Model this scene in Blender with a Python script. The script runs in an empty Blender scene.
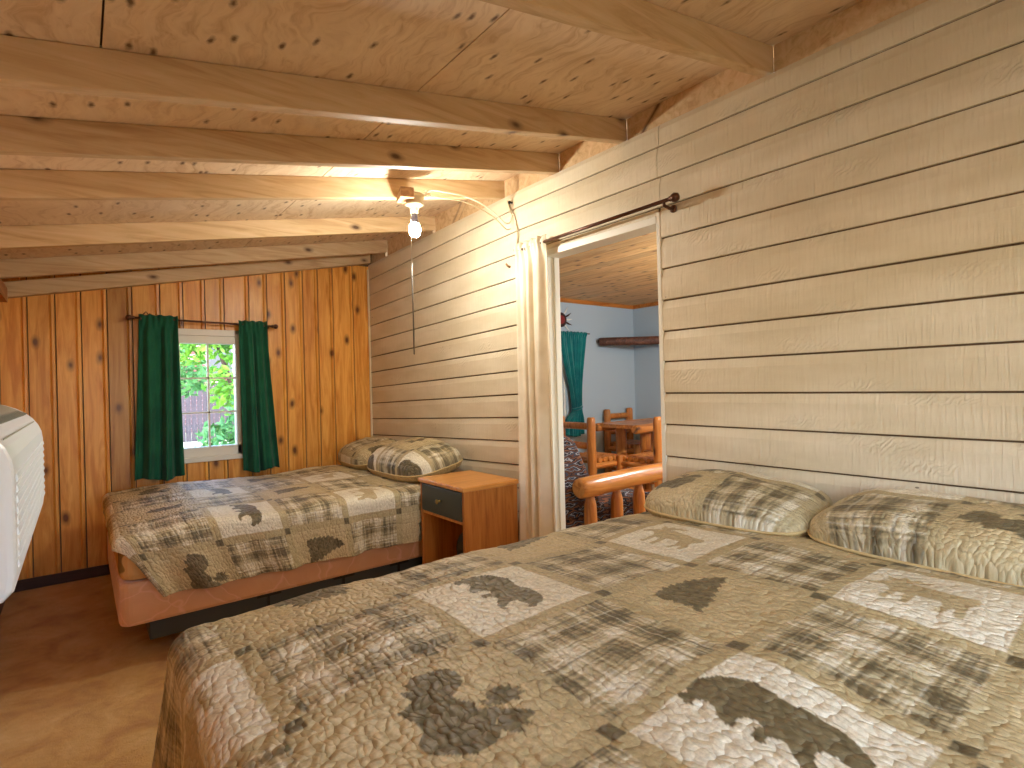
import bpy, math, random
import numpy as np
from mathutils import Vector, Matrix, noise

random.seed(7)
rng = np.random.default_rng(11)
COL = bpy.context.scene.collection
sc = bpy.context.scene
PI = math.pi

# ------------------------------------------------------------------ helpers
def srgb(r, g, b):
    def f(c):
        c /= 255.0
        return c / 12.92 if c <= 0.04045 else ((c + 0.055) / 1.055) ** 2.4
    return (f(r), f(g), f(b), 1.0)

class M:
    """collects geometry in world coordinates; every face carries a 'tint' number"""
    def __init__(s):
        s.v = []; s.f = []; s.t = []; s.sm = []
    def add(s, vs, fs, tint=0.5, smooth=False):
        b = len(s.v)
        s.v += [tuple(p) for p in vs]
        for f in fs:
            s.f.append(tuple(b + i for i in f)); s.t.append(tint); s.sm.append(smooth)
        return s
    def hexa(s, p, tint=0.5):
        """8 points: bottom ring 0-3 (ccw from above), top ring 4-7"""
        return s.add(p, [(3, 2, 1, 0), (4, 5, 6, 7), (0, 1, 5, 4), (1, 2, 6, 5), (2, 3, 7, 6), (3, 0, 4, 7)], tint)
    def box(s, x0, x1, y0, y1, z0, z1, tint=0.5):
        return s.hexa([(x0, y0, z0), (x1, y0, z0), (x1, y1, z0), (x0, y1, z0),
                       (x0, y0, z1), (x1, y0, z1), (x1, y1, z1), (x0, y1, z1)], tint)
    def prism(s, prof, a0, a1, axis='y', tint=0.5, smooth=False):
        """closed profile swept along an axis; prof is (x,z) for y, (y,z) for x, (x,y) for z"""
        n = len(prof)
        def P(q, a):
            return {'y': (q[0], a, q[1]), 'x': (a, q[0], q[1]), 'z': (q[0], q[1], a)}[axis]
        vs = [P(q, a0) for q in prof] + [P(q, a1) for q in prof]
        b = len(s.v); s.v += vs
        for i in range(n):
            j = (i + 1) % n
            s.f.append((b + i, b + j, b + n + j, b + n + i)); s.t.append(tint); s.sm.append(smooth)
        s.f.append(tuple(b + i for i in reversed(range(n)))); s.t.append(tint); s.sm.append(False)
        s.f.append(tuple(b + n + i for i in range(n))); s.t.append(tint); s.sm.append(False)
        return s
    def tube(s, pts, r, n=10, tint=0.5, cap=True, smooth=True):
        pts = [Vector(p) for p in pts]
        rs = r if isinstance(r, (list, tuple)) else [r] * len(pts)
        b = len(s.v); up = None
        for i, p in enumerate(pts):
            t = (pts[min(i + 1, len(pts) - 1)] - pts[max(i - 1, 0)])
            t = t.normalized() if t.length > 1e-9 else Vector((0, 0, 1))
            if up is None:
                a = Vector((0, 0, 1)) if abs(t.z) < 0.9 else Vector((1, 0, 0))
                up = (a - t * a.dot(t)).normalized()
            else:
                up = (up - t * up.dot(t)).normalized()
            w = t.cross(up)
            for k in range(n):
                ang = 2 * PI * k / n
                s.v.append(tuple(p + (up * math.cos(ang) + w * math.sin(ang)) * rs[i]))
        for i in range(len(pts) - 1):
            for k in range(n):
                a = b + i * n + k; c = b + i * n + (k + 1) % n
                s.f.append((a, c, c + n, a + n)); s.t.append(tint); s.sm.append(smooth)
        if cap:
            s.f.append(tuple(b + k for k in reversed(range(n)))); s.t.append(tint); s.sm.append(False)
            e = b + (len(pts) - 1) * n
            s.f.append(tuple(e + k for k in range(n))); s.t.append(tint); s.sm.append(False)
        return s
    def lathe(s, prof, c, n=24, tint=0.5, axis='z', smooth=True):
        """prof: (radius, height) pairs, swept round an axis through c"""
        b = len(s.v)
        for (r, h) in prof:
            for k in range(n):
                a = 2 * PI * k / n
                x, y = r * math.cos(a), r * math.sin(a)
                q = {'z': (x, y, h), 'x': (h, x, y), 'y': (y, h, x)}[axis]
                s.v.append((c[0] + q[0], c[1] + q[1], c[2] + q[2]))
        for i in range(len(prof) - 1):
            for k in range(n):
                a = b + i * n + k; d = b + i * n + (k + 1) % n
                s.f.append((a, d, d + n, a + n)); s.t.append(tint); s.sm.append(smooth)
        s.f.append(tuple(b + k for k in reversed(range(n)))); s.t.append(tint); s.sm.append(False)
        e = b + (len(prof) - 1) * n
        s.f.append(tuple(e + k for k in range(n))); s.t.append(tint); s.sm.append(False)
        return s
    def log(s, a, b, r0, r1=None, seed=0, tint=0.5, n=14, seg=10, round_end=0.35):
        """a peeled log from a to b: slightly crooked, with eased ends"""
        r1 = r0 if r1 is None else r1
        a = Vector(a); b = Vector(b); L = (b - a).length
        ts = [0, 0.008, 0.03] + [0.03 + 0.94 * i / seg for i in range(1, seg)] + [0.97, 0.992, 1]
        pts = []; rs = []
        for t in ts:
            p = a.lerp(b, t)
            w = noise.noise_vector(Vector((t * L * 3 + seed * 7.3, seed, 1.7))) * r0 * 0.08 * min(1, 8 * t, 8 * (1 - t))
            pts.append(p + w)
            r = r0 + (r1 - r0) * t
            e = min(t, 1 - t)
            if e < 0.001: r *= 1 - round_end * 0.5
            elif e < 0.01: r *= 1 - round_end * 0.2
            r *= 1 + 0.05 * noise.noise(Vector((t * L * 5, seed * 3.1, 0.3)))
            rs.append(r)
        return s.tube(pts, rs, n, tint)
    def build(s, name, mat, parent=None, loc=None, bevel=0, solid=0, sub=0, autosmooth=None):
        me = bpy.data.meshes.new(name)
        if parent is not None:
            o0 = Vector(parent.get('_o', (0, 0, 0)))
        else:
            o0 = Vector(loc) if loc is not None else Vector((0, 0, 0))
        me.from_pydata([(p[0] - o0.x, p[1] - o0.y, p[2] - o0.z) for p in s.v], [], s.f)
        me.update()
        at = me.attributes.new('tint', 'FLOAT', 'FACE')
        at.data.foreach_set('value', s.t)
        me.polygons.foreach_set('use_smooth', s.sm)
        ob = bpy.data.objects.new(name, me)
        COL.objects.link(ob)
        if mat is not None: me.materials.append(mat)
        if parent is not None:
            ob.parent = parent
            ob['_o'] = tuple(o0)
        else:
            ob.location = o0
            ob['_o'] = tuple(o0)
        if sub:
            m = ob.modifiers.new('sub', 'SUBSURF'); m.levels = sub; m.render_levels = sub
        if solid:
            m = ob.modifiers.new('solid', 'SOLIDIFY'); m.thickness = solid; m.offset = 0
        if bevel:
            m = ob.modifiers.new('bevel', 'BEVEL'); m.width = bevel; m.segments = 2
            m.limit_method = 'ANGLE'; m.angle_limit = math.radians(40)
        return ob

def tag(o, label, cat, group=None):
    o['label'] = label; o['category'] = cat
    if group: o['group'] = group
    return o
def structure(o):
    o['kind'] = 'structure'
    return o
def thing(name, label, cat, loc=(0, 0, 0), group=None):
    o = bpy.data.objects.new(name, None); COL.objects.link(o)
    o.empty_display_size = 0.1
    o.location = loc; o['_o'] = tuple(loc)
    return tag(o, label, cat, group)
def grid_faces(nu, nv, off=0):
    """faces for an nu x nv vertex grid, index = i*nv + j"""
    i, j = np.meshgrid(np.arange(nu - 1), np.arange(nv - 1), indexing='ij')
    a = (i * nv + j).ravel()
    return np.stack([a, a + nv, a + nv + 1, a + 1], 1) + off
def grid_object(name, P, mat, parent=None, loc=(0, 0, 0), col=None, solid=0, flip=False, cap=False):
    """smooth sheet from a (nu,nv,3) array with an optional colour per vertex"""
    nu, nv = P.shape[:2]
    o0 = np.array(parent['_o']) if parent is not None else np.array(loc)
    V = P.reshape(-1, 3) - o0
    F = grid_faces(nu, nv)
    if flip: F = F[:, ::-1]
    me = bpy.data.meshes.new(name)
    me.from_pydata(V.tolist(), [], F.tolist()); me.update()
    me.polygons.foreach_set('use_smooth', [True] * len(me.polygons))
    if col is not None:
        a = me.color_attributes.new('cloth', 'FLOAT_COLOR', 'POINT')
        c = np.ones((nu * nv, 4)); c[:, :3] = col.reshape(-1, 3)
        a.data.foreach_set('color', c.ravel())
    me.materials.append(mat)
    ob = bpy.data.objects.new(name, me); COL.objects.link(ob)
    if parent is not None: ob.parent = parent
    else: ob.location = loc
    ob['_o'] = tuple(float(q) for q in o0)
    if solid:
        m = ob.modifiers.new('solid', 'SOLIDIFY'); m.thickness = solid; m.offset = -1
    return ob

# ------------------------------------------------------------------ node helper
class N:
    def __init__(s, name):
        s.m = bpy.data.materials.new(name); s.m.use_nodes = True
        s.t = s.m.node_tree; s.b = s.t.nodes['Principled BSDF']
    def n(s, kind, **kw):
        nd = s.t.nodes.new(kind)
        for k, v in kw.items():
            if k.startswith('i_'):
                key = k[2:]
                key = int(key) if key.isdigit() else key.replace('_', ' ')
                nd.inputs[key].default_value = v
            else: setattr(nd, k, v)
        return nd
    def l(s, a, b): s.t.links.new(a, b)
    def coord(s, scale=(1, 1, 1), rot=(0, 0, 0), kind='Object', loc=(0, 0, 0)):
        tc = s.n('ShaderNodeTexCoord'); mp = s.n('ShaderNodeMapping')
        mp.inputs['Scale'].default_value = scale; mp.inputs['Rotation'].default_value = rot
        mp.inputs['Location'].default_value = loc
        s.l(tc.outputs[kind], mp.inputs[0]); return mp.outputs[0]
    def noise(s, co, scale, detail=3, rough=0.5, dist=0.0, out=0):
        nd = s.n('ShaderNodeTexNoise')
        nd.inputs['Scale'].default_value = scale; nd.inputs['Detail'].default_value = detail
        nd.inputs['Roughness'].default_value = rough; nd.inputs['Distortion'].default_value = dist
        if co is not None: s.l(co, nd.inputs['Vector'])
        return nd.outputs[out]
    def ramp(s, fac, stops, interp='LINEAR'):
        nd = s.n('ShaderNodeValToRGB'); cr = nd.color_ramp; cr.interpolation = interp
        while len(cr.elements) < len(stops): cr.elements.new(0.5)
        for e, (p, c) in zip(cr.elements, stops):
            e.position = p; e.color = c if len(c) == 4 else (*c, 1)
        s.l(fac, nd.inputs[0]); return nd.outputs[0]
    def mix(s, fac, a, b, mode='MIX'):
        nd = s.n('ShaderNodeMix', data_type='RGBA', blend_type=mode)
        for sock, val in ((nd.inputs[0], fac), (nd.inputs[6], a), (nd.inputs[7], b)):
            if hasattr(val, 'is_output') or isinstance(val, bpy.types.NodeSocket): s.l(val, sock)
            elif isinstance(val, (int, float)): sock.default_value = val
            else: sock.default_value = val if len(val) == 4 else (*val, 1)
        return nd.outputs[2]
    def math(s, op, a, b=0.0, c=None):
        nd = s.n('ShaderNodeMath', operation=op)
        vals = [a, b] + ([c] if c is not None else [])
        for i, v in enumerate(vals):
            if isinstance(v, bpy.types.NodeSocket): s.l(v, nd.inputs[i])
            else: nd.inputs[i].default_value = v
        return nd.outputs[0]
    def attr(s, name, out='Fac'):
        return s.n('ShaderNodeAttribute', attribute_name=name).outputs[out]
    def bump(s, height, strength=0.3, dist=0.01, prev=None):
        nd = s.n('ShaderNodeBump'); nd.inputs['Strength'].default_value = strength
        nd.inputs['Distance'].default_value = dist
        s.l(height, nd.inputs['Height'])
        if prev is not None: s.l(prev, nd.inputs['Normal'])
        return nd.outputs[0]
    def done(s, color=None, rough=0.6, normal=None, spec=0.5, **kw):
        b = s.b
        if color is not None:
            if isinstance(color, bpy.types.NodeSocket): s.l(color, b.inputs['Base Color'])
            else: b.inputs['Base Color'].default_value = color
        if isinstance(rough, bpy.types.NodeSocket): s.l(rough, b.inputs['Roughness'])
        else: b.inputs['Roughness'].default_value = rough
        b.inputs['Specular IOR Level'].default_value = spec
        if normal is not None: s.l(normal, b.inputs['Normal'])
        for k, v in kw.items():
            b.inputs[k.replace('_', ' ')].default_value = v
        return s.m

# ------------------------------------------------------------------ materials
def plain(name, col, rough=0.5, **kw):
    return N(name).done(col, rough, **kw)

def mat_wood(name, base, dark, light, axis='z', knots=0.6, rough=0.45, tintamt=0.5, grain=1.0, spec=0.4, knotcol=None, knotscale=4.2):
    """boards: per-face tint picks the board's tone; grain runs along axis; sparse knots"""
    m = N(name)
    st = {'x': (1.2, 14, 14), 'y': (14, 1.2, 14), 'z': (14, 14, 1.2)}[axis]
    co = m.coord(st)
    t = m.attr('tint')
    off = m.n('ShaderNodeCombineXYZ')
    m.l(m.math('MULTIPLY', t, 37.0), off.inputs[0]); m.l(m.math('MULTIPLY', t, 91.0), off.inputs[1]); m.l(m.math('MULTIPLY', t, 53.0), off.inputs[2])
    va = m.n('ShaderNodeVectorMath', operation='ADD'); m.l(co, va.inputs[0]); m.l(off.outputs[0], va.inputs[1])
    g = m.noise(va.outputs[0], 1.6 * grain, 6, 0.6, 1.2)
    g2 = m.noise(va.outputs[0], 7 * grain, 3, 0.6, 0.3)
    c = m.ramp(g, [(0.3, dark), (0.5, base), (0.72, light)])
    c = m.mix(m.math('MULTIPLY', m.math('SUBTRACT', g2, 0.35), 0.35), c, dark)
    tone = m.ramp(m.math('FRACT', m.math('MULTIPLY', t, 7.13)), [(0, (0.62, 0.6, 0.62)), (0.35, (0.95, 0.95, 0.95)), (0.7, (1.1, 1.05, 0.95)), (1, (0.8, 0.72, 0.66))])
    c = m.mix(tintamt, c, m.mix(1.0, c, tone, 'MULTIPLY'))
    if knots:
        st2 = {'x': (0.55, 1, 1), 'y': (1, 0.55, 1), 'z': (1, 1, 0.55)}[axis]
        kc = m.coord(st2)
        vb = m.n('ShaderNodeVectorMath', operation='ADD'); m.l(kc, vb.inputs[0]); m.l(off.outputs[0], vb.inputs[1])
        vo = m.n('ShaderNodeTexVoronoi', feature='F1', voronoi_dimensions='2D'); vo.inputs['Scale'].default_value = knotscale
        wob = m.noise(vb.outputs[0], 14, 2)
        sx = m.n('ShaderNodeSeparateXYZ'); m.l(vb.outputs[0], sx.inputs[0]); cx = m.n('ShaderNodeCombineXYZ')
        k_ = 'xyz'.index(axis); o_ = [q for q in range(3) if q != k_]
        m.l(sx.outputs[k_], cx.inputs[0]); m.l(m.math('ADD', sx.outputs[o_[0]], sx.outputs[o_[1]]), cx.inputs[1])
        m.l(cx.outputs[0], vo.inputs['Vector'])
        d = m.math('ADD', vo.outputs['Distance'], m.math('MULTIPLY', m.math('SUBTRACT', wob, 0.5), 0.12))
        sp = m.n('ShaderNodeSeparateColor'); m.l(vo.outputs['Color'], sp.inputs[0])
        pick = m.math('LESS_THAN', sp.outputs[0], knots)
        k = m.ramp(d, [(0.03, (1, 1, 1)), (0.085, (0.45, 0.45, 0.45)), (0.16, (0, 0, 0))])
        k = m.math('MULTIPLY', k, pick)
        c = m.mix(k, c, knotcol or (dark[0] * 0.25, dark[1] * 0.2, dark[2] * 0.2, 1))
    nb = m.bump(g2, 0.12, 0.004)
    return m.done(c, rough, nb, spec)

PINE = mat_wood('knotty pine panelling', srgb(216, 156, 74), srgb(190, 120, 46), srgb(236, 184, 100), 'z', 0.6, 0.35, 1.0, knotscale=5.2)
PINEDK = mat_wood('dark baseboard', srgb(66, 40, 26), srgb(40, 22, 14), srgb(80, 50, 34), 'x', 0, 0.5)
RAFT = mat_wood('rafter pine', srgb(204, 174, 132), srgb(180, 146, 104), srgb(216, 190, 152), 'x', 0.3, 0.6, 0.3, knotscale=6.0)
OAK = mat_wood('stained oak', srgb(184, 116, 48), srgb(146, 82, 28), srgb(202, 136, 64), 'z', 0.0, 0.38, 0.25)
OAKX = mat_wood('stained oak top', srgb(208, 146, 74), srgb(184, 118, 52), srgb(222, 162, 90), 'x', 0.0, 0.3, 0.2)
LOGM = mat_wood('varnished log', srgb(190, 118, 54), srgb(146, 78, 28), srgb(210, 142, 76), 'z', 0.35, 0.28, 0.5, knotscale=5)
LOGX = mat_wood('varnished log lengthwise', srgb(194, 124, 58), srgb(150, 82, 30), srgb(214, 148, 82), 'x', 0.35, 0.28, 0.5, knotscale=5)
BLOCKW = mat_wood('raw block', srgb(150, 112, 76), srgb(112, 80, 52), srgb(172, 134, 96), 'y', 0.0, 0.7, 0.2)
PLATE = mat_wood('wall plate', srgb(176, 118, 66), srgb(140, 88, 44), srgb(196, 140, 86), 'y', 0.3, 0.6)

def mat_plywood():
    m = N('ceiling plywood')
    co = m.coord((1, 1, 1))
    w = m.noise(co, 3.0, 3, 0.5, 0.0, out=1)
    va = m.n('ShaderNodeVectorMath', operation='MULTIPLY_ADD')
    m.l(w, va.inputs[0]); va.inputs[1].default_value = (0.35, 0.35, 0.35); m.l(co, va.inputs[2])
    st = m.n('ShaderNodeMapping'); st.inputs['Scale'].default_value = (34, 3.2, 20); st.inputs['Rotation'].default_value = (0, 0, 0.15)
    m.l(va.outputs[0], st.inputs[0])
    g = m.noise(st.outputs[0], 1.0, 5, 0.62, 0.6)
    big = m.noise(co, 2.2, 3, 0.5)
    c = m.ramp(g, [(0.3, srgb(184, 148, 108)), (0.5, srgb(222, 198, 166)), (0.75, srgb(236, 216, 188))])
    c = m.mix(0.35, c, m.ramp(big, [(0.35, srgb(208, 180, 144)), (0.65, srgb(234, 212, 180))]))
    # dark football knots and pitch pockets
    vo = m.n('ShaderNodeTexVoronoi', feature='F1', voronoi_dimensions='2D'); vo.inputs['Scale'].default_value = 1.0
    kc = m.coord((13, 5.5, 1), (0, 0, 0.12))
    m.l(kc, vo.inputs['Vector'])
    sp = m.n('ShaderNodeSeparateColor'); m.l(vo.outputs['Color'], sp.inputs[0])
    wob = m.noise(co, 60, 2)
    d = m.math('ADD', vo.outputs['Distance'], m.math('MULTIPLY', m.math('SUBTRACT', wob, 0.5), 0.14))
    k = m.ramp(d, [(0.035, (0.9, 0.9, 0.9)), (0.1, (0.35, 0.35, 0.35)), (0.15, (0, 0, 0))])
    k = m.math('MULTIPLY', k, m.math('LESS_THAN', sp.outputs[1], 0.5))
    c = m.mix(k, c, srgb(84, 52, 30))
    nb = m.bump(g, 0.25, 0.004)
    return m.done(c, 0.62, nb, 0.35)
PLY = mat_plywood()

def mat_siding():
    m = N('cream painted siding')
    co = m.coord((1, 1, 1))
    saw = m.noise(m.coord((1, 110, 6)), 1.0, 3, 0.6)
    rough = m.noise(co, 55, 4, 0.7)
    t = m.attr('tint')
    c = m.ramp(m.noise(m.coord((1, 2, 7)), 1.3, 3), [(0.35, srgb(206, 194, 166)), (0.65, srgb(222, 212, 188))])
    c = m.mix(m.math('MULTIPLY', m.math('FRACT', m.math('MULTIPLY', t, 5.7)), 0.25), c, srgb(196, 178, 142))
    # raised grain and weather checks
    vo = m.n('ShaderNodeTexVoronoi', feature='F1'); vo.inputs['Scale'].default_value = 1.0
    m.l(m.coord((1, 3.4, 9)), vo.inputs['Vector'])
    sp = m.n('ShaderNodeSeparateColor'); m.l(vo.outputs['Color'], sp.inputs[0])
    patch = m.math('MULTIPLY', m.ramp(vo.outputs['Distance'], [(0.05, (1, 1, 1)), (0.4, (0, 0, 0))]), m.math('LESS_THAN', sp.outputs[0], 0.25))
    rip = m.n('ShaderNodeTexWave', bands_direction='DIAGONAL'); rip.inputs['Scale'].default_value = 26; rip.inputs['Distortion'].default_value = 9
    rip.inputs['Detail'].default_value = 2
    m.l(co, rip.inputs['Vector'])
    nb = m.bump(m.math('MULTIPLY', rip.outputs[0], patch), 0.55, 0.006)
    nb = m.bump(saw, 0.7, 0.006, nb)
    nb = m.bump(rough, 0.25, 0.003, nb)
    c = m.mix(m.math('MULTIPLY', m.ramp(saw, [(.4, (1, 1, 1)), (.6, (0, 0, 0))]), .16), c, srgb(190, 172, 136))
    # nail heads
    vn = m.n('ShaderNodeTexVoronoi', feature='F1'); vn.inputs['Scale'].default_value = 1.0
    m.l(m.coord((1, 5.5, 11)), vn.inputs['Vector'])
    sn = m.n('ShaderNodeSeparateColor'); m.l(vn.outputs['Color'], sn.inputs[0])
    nail = m.math('MULTIPLY', m.math('LESS_THAN', vn.outputs['Distance'], 0.035), m.math('LESS_THAN', sn.outputs[1], 0.3))
    c = m.mix(m.math('MULTIPLY', nail, 0.75), c, srgb(92, 70, 48))
    return m.done(c, 0.5, nb, 0.4)
SIDING = mat_siding()
SIDEDGE = plain('bare seam backing', srgb(96, 76, 54), 0.8)
WHITEP = plain('white paint', srgb(226, 222, 208), 0.45)
WHITEW = plain('white window paint', srgb(222, 220, 212), 0.4)

def mat_carpet():
    m = N('tan carpet')
    co = m.coord((1, 1, 1))
    a = m.noise(co, 230, 3, 0.7); b = m.noise(co, 5, 4, 0.65, 0.6); d = m.noise(m.coord((1, 1, 1), loc=(3, 1, 0)), 38, 4, 0.7)
    c = m.ramp(b, [(0.32, srgb(182, 134, 62)), (0.5, srgb(222, 180, 98)), (0.68, srgb(240, 208, 134))])
    c = m.mix(m.math('MULTIPLY', d, 0.55), c, srgb(160, 112, 48))
    c = m.mix(m.math('MULTIPLY', a, 0.4), c, srgb(150, 104, 46))
    nb = m.bump(a, 0.8, 0.008); nb = m.bump(d, 0.5, 0.012, nb)
    return m.done(c, 0.9, nb, 0.1, Sheen_Weight=0.3)
CARPET = mat_carpet()

def mat_quilt(name, scale=1.0, sheen=0.25):
    """printed cotton: vertex colours of the cloth, woven mottling and stippled quilting"""
    m = N(name)
    uv = m.n('ShaderNodeUVMap', uv_map='flat').outputs[0]
    w = m.noise(uv, 26, 2, 0.5, 0, out=1)
    va = m.n('ShaderNodeVectorMath', operation='MULTIPLY_ADD')
    m.l(w, va.inputs[0]); va.inputs[1].default_value = (0.03, 0.03, 0.0); m.l(uv, va.inputs[2])
    mp = m.n('ShaderNodeMapping'); mp.inputs['Scale'].default_value = (74 * scale, 48 * scale, 1); m.l(va.outputs[0], mp.inputs[0])
    vo = m.n('ShaderNodeTexVoronoi', feature='F1', voronoi_dimensions='2D'); vo.inputs['Scale'].default_value = 1; vo.inputs['Randomness'].default_value = 0.75
    m.l(mp.outputs[0], vo.inputs['Vector'])
    puff = m.math('SUBTRACT', 1.0, m.math('POWER', vo.outputs['Distance'], 2.2))
    fine = m.noise(uv, 900, 2, 0.6)
    col = m.attr('cloth', 'Color')
    mott = m.noise(uv, 130, 4, 0.7)
    col = m.mix(1.0, col, m.ramp(mott, [(0.3, (0.7, 0.69, 0.66)), (0.7, (1.15, 1.15, 1.15))]), 'MULTIPLY')
    nb = m.bump(puff, 0.8, 0.009); nb = m.bump(fine, 0.25, 0.0012, nb)
    return m.done(col, 0.45, nb, 0.5)
QUILT = mat_quilt('bear quilt cotton')
SHAM = mat_quilt('sham cotton', 1.25)

def mat_cloth(name, col, dark, weave=600, rough=0.85, sheen=0.3, transl=0.0):
    m = N(name)
    co = m.coord((1, 1, 1))
    a = m.noise(m.coord((weave, weave, 40)), 1.0, 2); b = m.noise(co, 7, 3)
    c = m.mix(m.ramp(b, [(0.35, (0, 0, 0)), (0.7, (1, 1, 1))]), col, dark)
    nb = m.bump(a, 0.2, 0.002)
    return m.done(c, rough, nb, 0.2, Sheen_Weight=sheen)
GREEN = mat_cloth('green curtain cloth', srgb(30, 96, 70), srgb(22, 78, 60), sheen=.08)
TEAL = mat_cloth('teal curtain cloth', srgb(18, 118, 116), srgb(12, 92, 100))
LINEN = mat_cloth('cream curtain cloth', srgb(230, 220, 198), srgb(216, 202, 174))
PINK = None
def mat_boxspring():
    m = N('salmon box spring ticking')
    co = m.coord((1, 1, 1))
    w = m.noise(co, 5, 2, 0.5, 0, out=1)
    va = m.n('ShaderNodeVectorMath', operation='MULTIPLY_ADD'); m.l(w, va.inputs[0]); va.inputs[1].default_value = (0.25, 0.25, 0.25); m.l(co, va.inputs[2])
    ve = m.n('ShaderNodeTexVoronoi', feature='DISTANCE_TO_EDGE'); ve.inputs['Scale'].default_value = 6.5
    m.l(va.outputs[0], ve.inputs['Vector'])
    line = m.ramp(ve.outputs['Distance'], [(0.0, (1, 1, 1)), (0.035, (0, 0, 0))])
    c = m.mix(m.noise(co, 9, 3), srgb(204, 150, 106), srgb(218, 170, 130))
    c = m.mix(m.math('MULTIPLY', line, 0.6), c, srgb(232, 184, 156))
    nb = m.bump(ve.outputs['Distance'], 0.5, 0.02)
    return m.done(c, 0.55, nb, 0.4, Sheen_Weight=0.4)
PINK = mat_boxspring()
def mat_sheet():
    m = N('tan printed mattress cover')
    co = m.coord((1, 1, 1))
    vo = m.noise(m.coord((1, 1, 1.4)), 6.5, 2, 0.4, 0.6)
    c = m.mix(m.ramp(vo, [(0.56, (0, 0, 0)), (0.59, (1, 1, 1))]), srgb(204, 158, 98), srgb(132, 100, 52))
    nb = m.bump(m.noise(co, 12, 3), 0.3, 0.02)
    return m.done(c, 0.7, nb, 0.3)
SHEET = mat_sheet()
SLATE = plain('slate painted steel', srgb(58, 66, 70), 0.5)
DRAWER = plain('dark green grey paint', srgb(56, 62, 54), 0.4)
BRASS = plain('aged brass', srgb(150, 120, 62), 0.35, Metallic=0.9)
BRONZE = plain('dark bronze', srgb(92, 58, 40), 0.35, Metallic=0.55)
BLACK = plain('black plastic', srgb(16, 16, 18), 0.5)
PLASTIC = plain('white plastic', srgb(222, 226, 230), 0.35)
GRILLE = plain('grey grille plastic', srgb(148, 146, 132), 0.5)
CERAMIC = plain('ivory porcelain', srgb(214, 200, 168), 0.3)
BULBBASE = plain('bulb collar', srgb(120, 118, 140), 0.4)
CABLE = plain('white cable', srgb(222, 212, 186), 0.5)
CABLEDK = plain('painted cable', srgb(186, 168, 130), 0.5)
CORD = plain('pull cord', srgb(226, 222, 210), 0.6)
CORDDK = plain('braided grey cord', srgb(96, 92, 84), 0.7)
BLUEWALL = plain('blue grey wall paint', srgb(176, 190, 200), 0.7)
def mat_bulb():
    m = N('lit bulb glass')
    m.b.inputs['Base Color'].default_value = (1, 1, 1, 1)
    m.b.inputs['Emission Color'].default_value = (1.0, 0.97, 0.87, 1)
    m.b.inputs['Emission Strength'].default_value = 740.0
    return m.m
BULB = mat_bulb()
def mat_glass():
    m = N('window glass')
    t = m.t; t.nodes.remove(m.b)
    out = [n for n in t.nodes if n.type == 'OUTPUT_MATERIAL'][0]
    a = m.n('ShaderNodeBsdfTransparent'); g = m.n('ShaderNodeBsdfGlossy'); g.inputs['Roughness'].default_value = 0.02
    fr = m.n('ShaderNodeFresnel'); fr.inputs[0].default_value = 1.45
    mx = m.n('ShaderNodeMixShader')
    m.l(fr.outputs[0], mx.inputs[0]); m.l(a.outputs[0], mx.inputs[1]); m.l(g.outputs[0], mx.inputs[2])
    m.l(mx.outputs[0], out.inputs[0]); return m.m
GLASS = mat_glass()

# ------------------------------------------------------------------ room numbers (metres)
XW = 2.05          # face of the siding wall
XL = -0.383        # left wall
YF = 4.637         # far wall
YB = -1.6          # back wall
SL = 0.19          # roof pitch
def ceil_z(x): return 2.465 + SL * (x - XW)
def raft_z(x): return 2.36 + SL * (x - XW)

# floor
fl = M(); fl.box(XL - 0.12, 5.85, YB - 0.1, YF + 0.1, -0.12, 0)
structure(fl.build('floor', CARPET))

# ceiling: plywood sheets with open joints
ce = M()
def sheet(x0, x1, y0, y1, t):
    ce.hexa([(x0, y0, ceil_z(x0)), (x1, y0, ceil_z(x1)), (x1, y1, ceil_z(x1)), (x0, y1, ceil_z(x0)),
             (x0, y0, ceil_z(x0) + .015), (x1, y0, ceil_z(x1) + .015), (x1, y1, ceil_z(x1) + .015), (x0, y1, ceil_z(x0) + .015)], t)
g = 0.0025
for (y0, y1, joints) in [(YB - .1, 1.72, [XL - .1, .06, .955, 2.2]), (1.72, 4.7, [XL - .1, .955, 2.2])]:
    for a, b in zip(joints[:-1], joints[1:]):
        sheet(a + g, b - g, y0 + .001, y1 - .001, random.random())
structure(ce.build('ceiling', PLY))
rf = M()
def deck(z): 
    rf.hexa([(XL - .3, YB - .3, ceil_z(XL - .3) + z), (2.4, YB - .3, ceil_z(2.4) + z), (2.4, YF + .4, ceil_z(2.4) + z), (XL - .3, YF + .4, ceil_z(XL - .3) + z),
             (XL - .3, YB - .3, ceil_z(XL - .3) + z + .04), (2.4, YB - .3, ceil_z(2.4) + z + .04), (2.4, YF + .4, ceil_z(2.4) + z + .04), (XL - .3, YF + .4, ceil_z(XL - .3) + z + .04)])
deck(0.017)
structure(rf.build('ceiling_deck', SIDEDGE))

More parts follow.
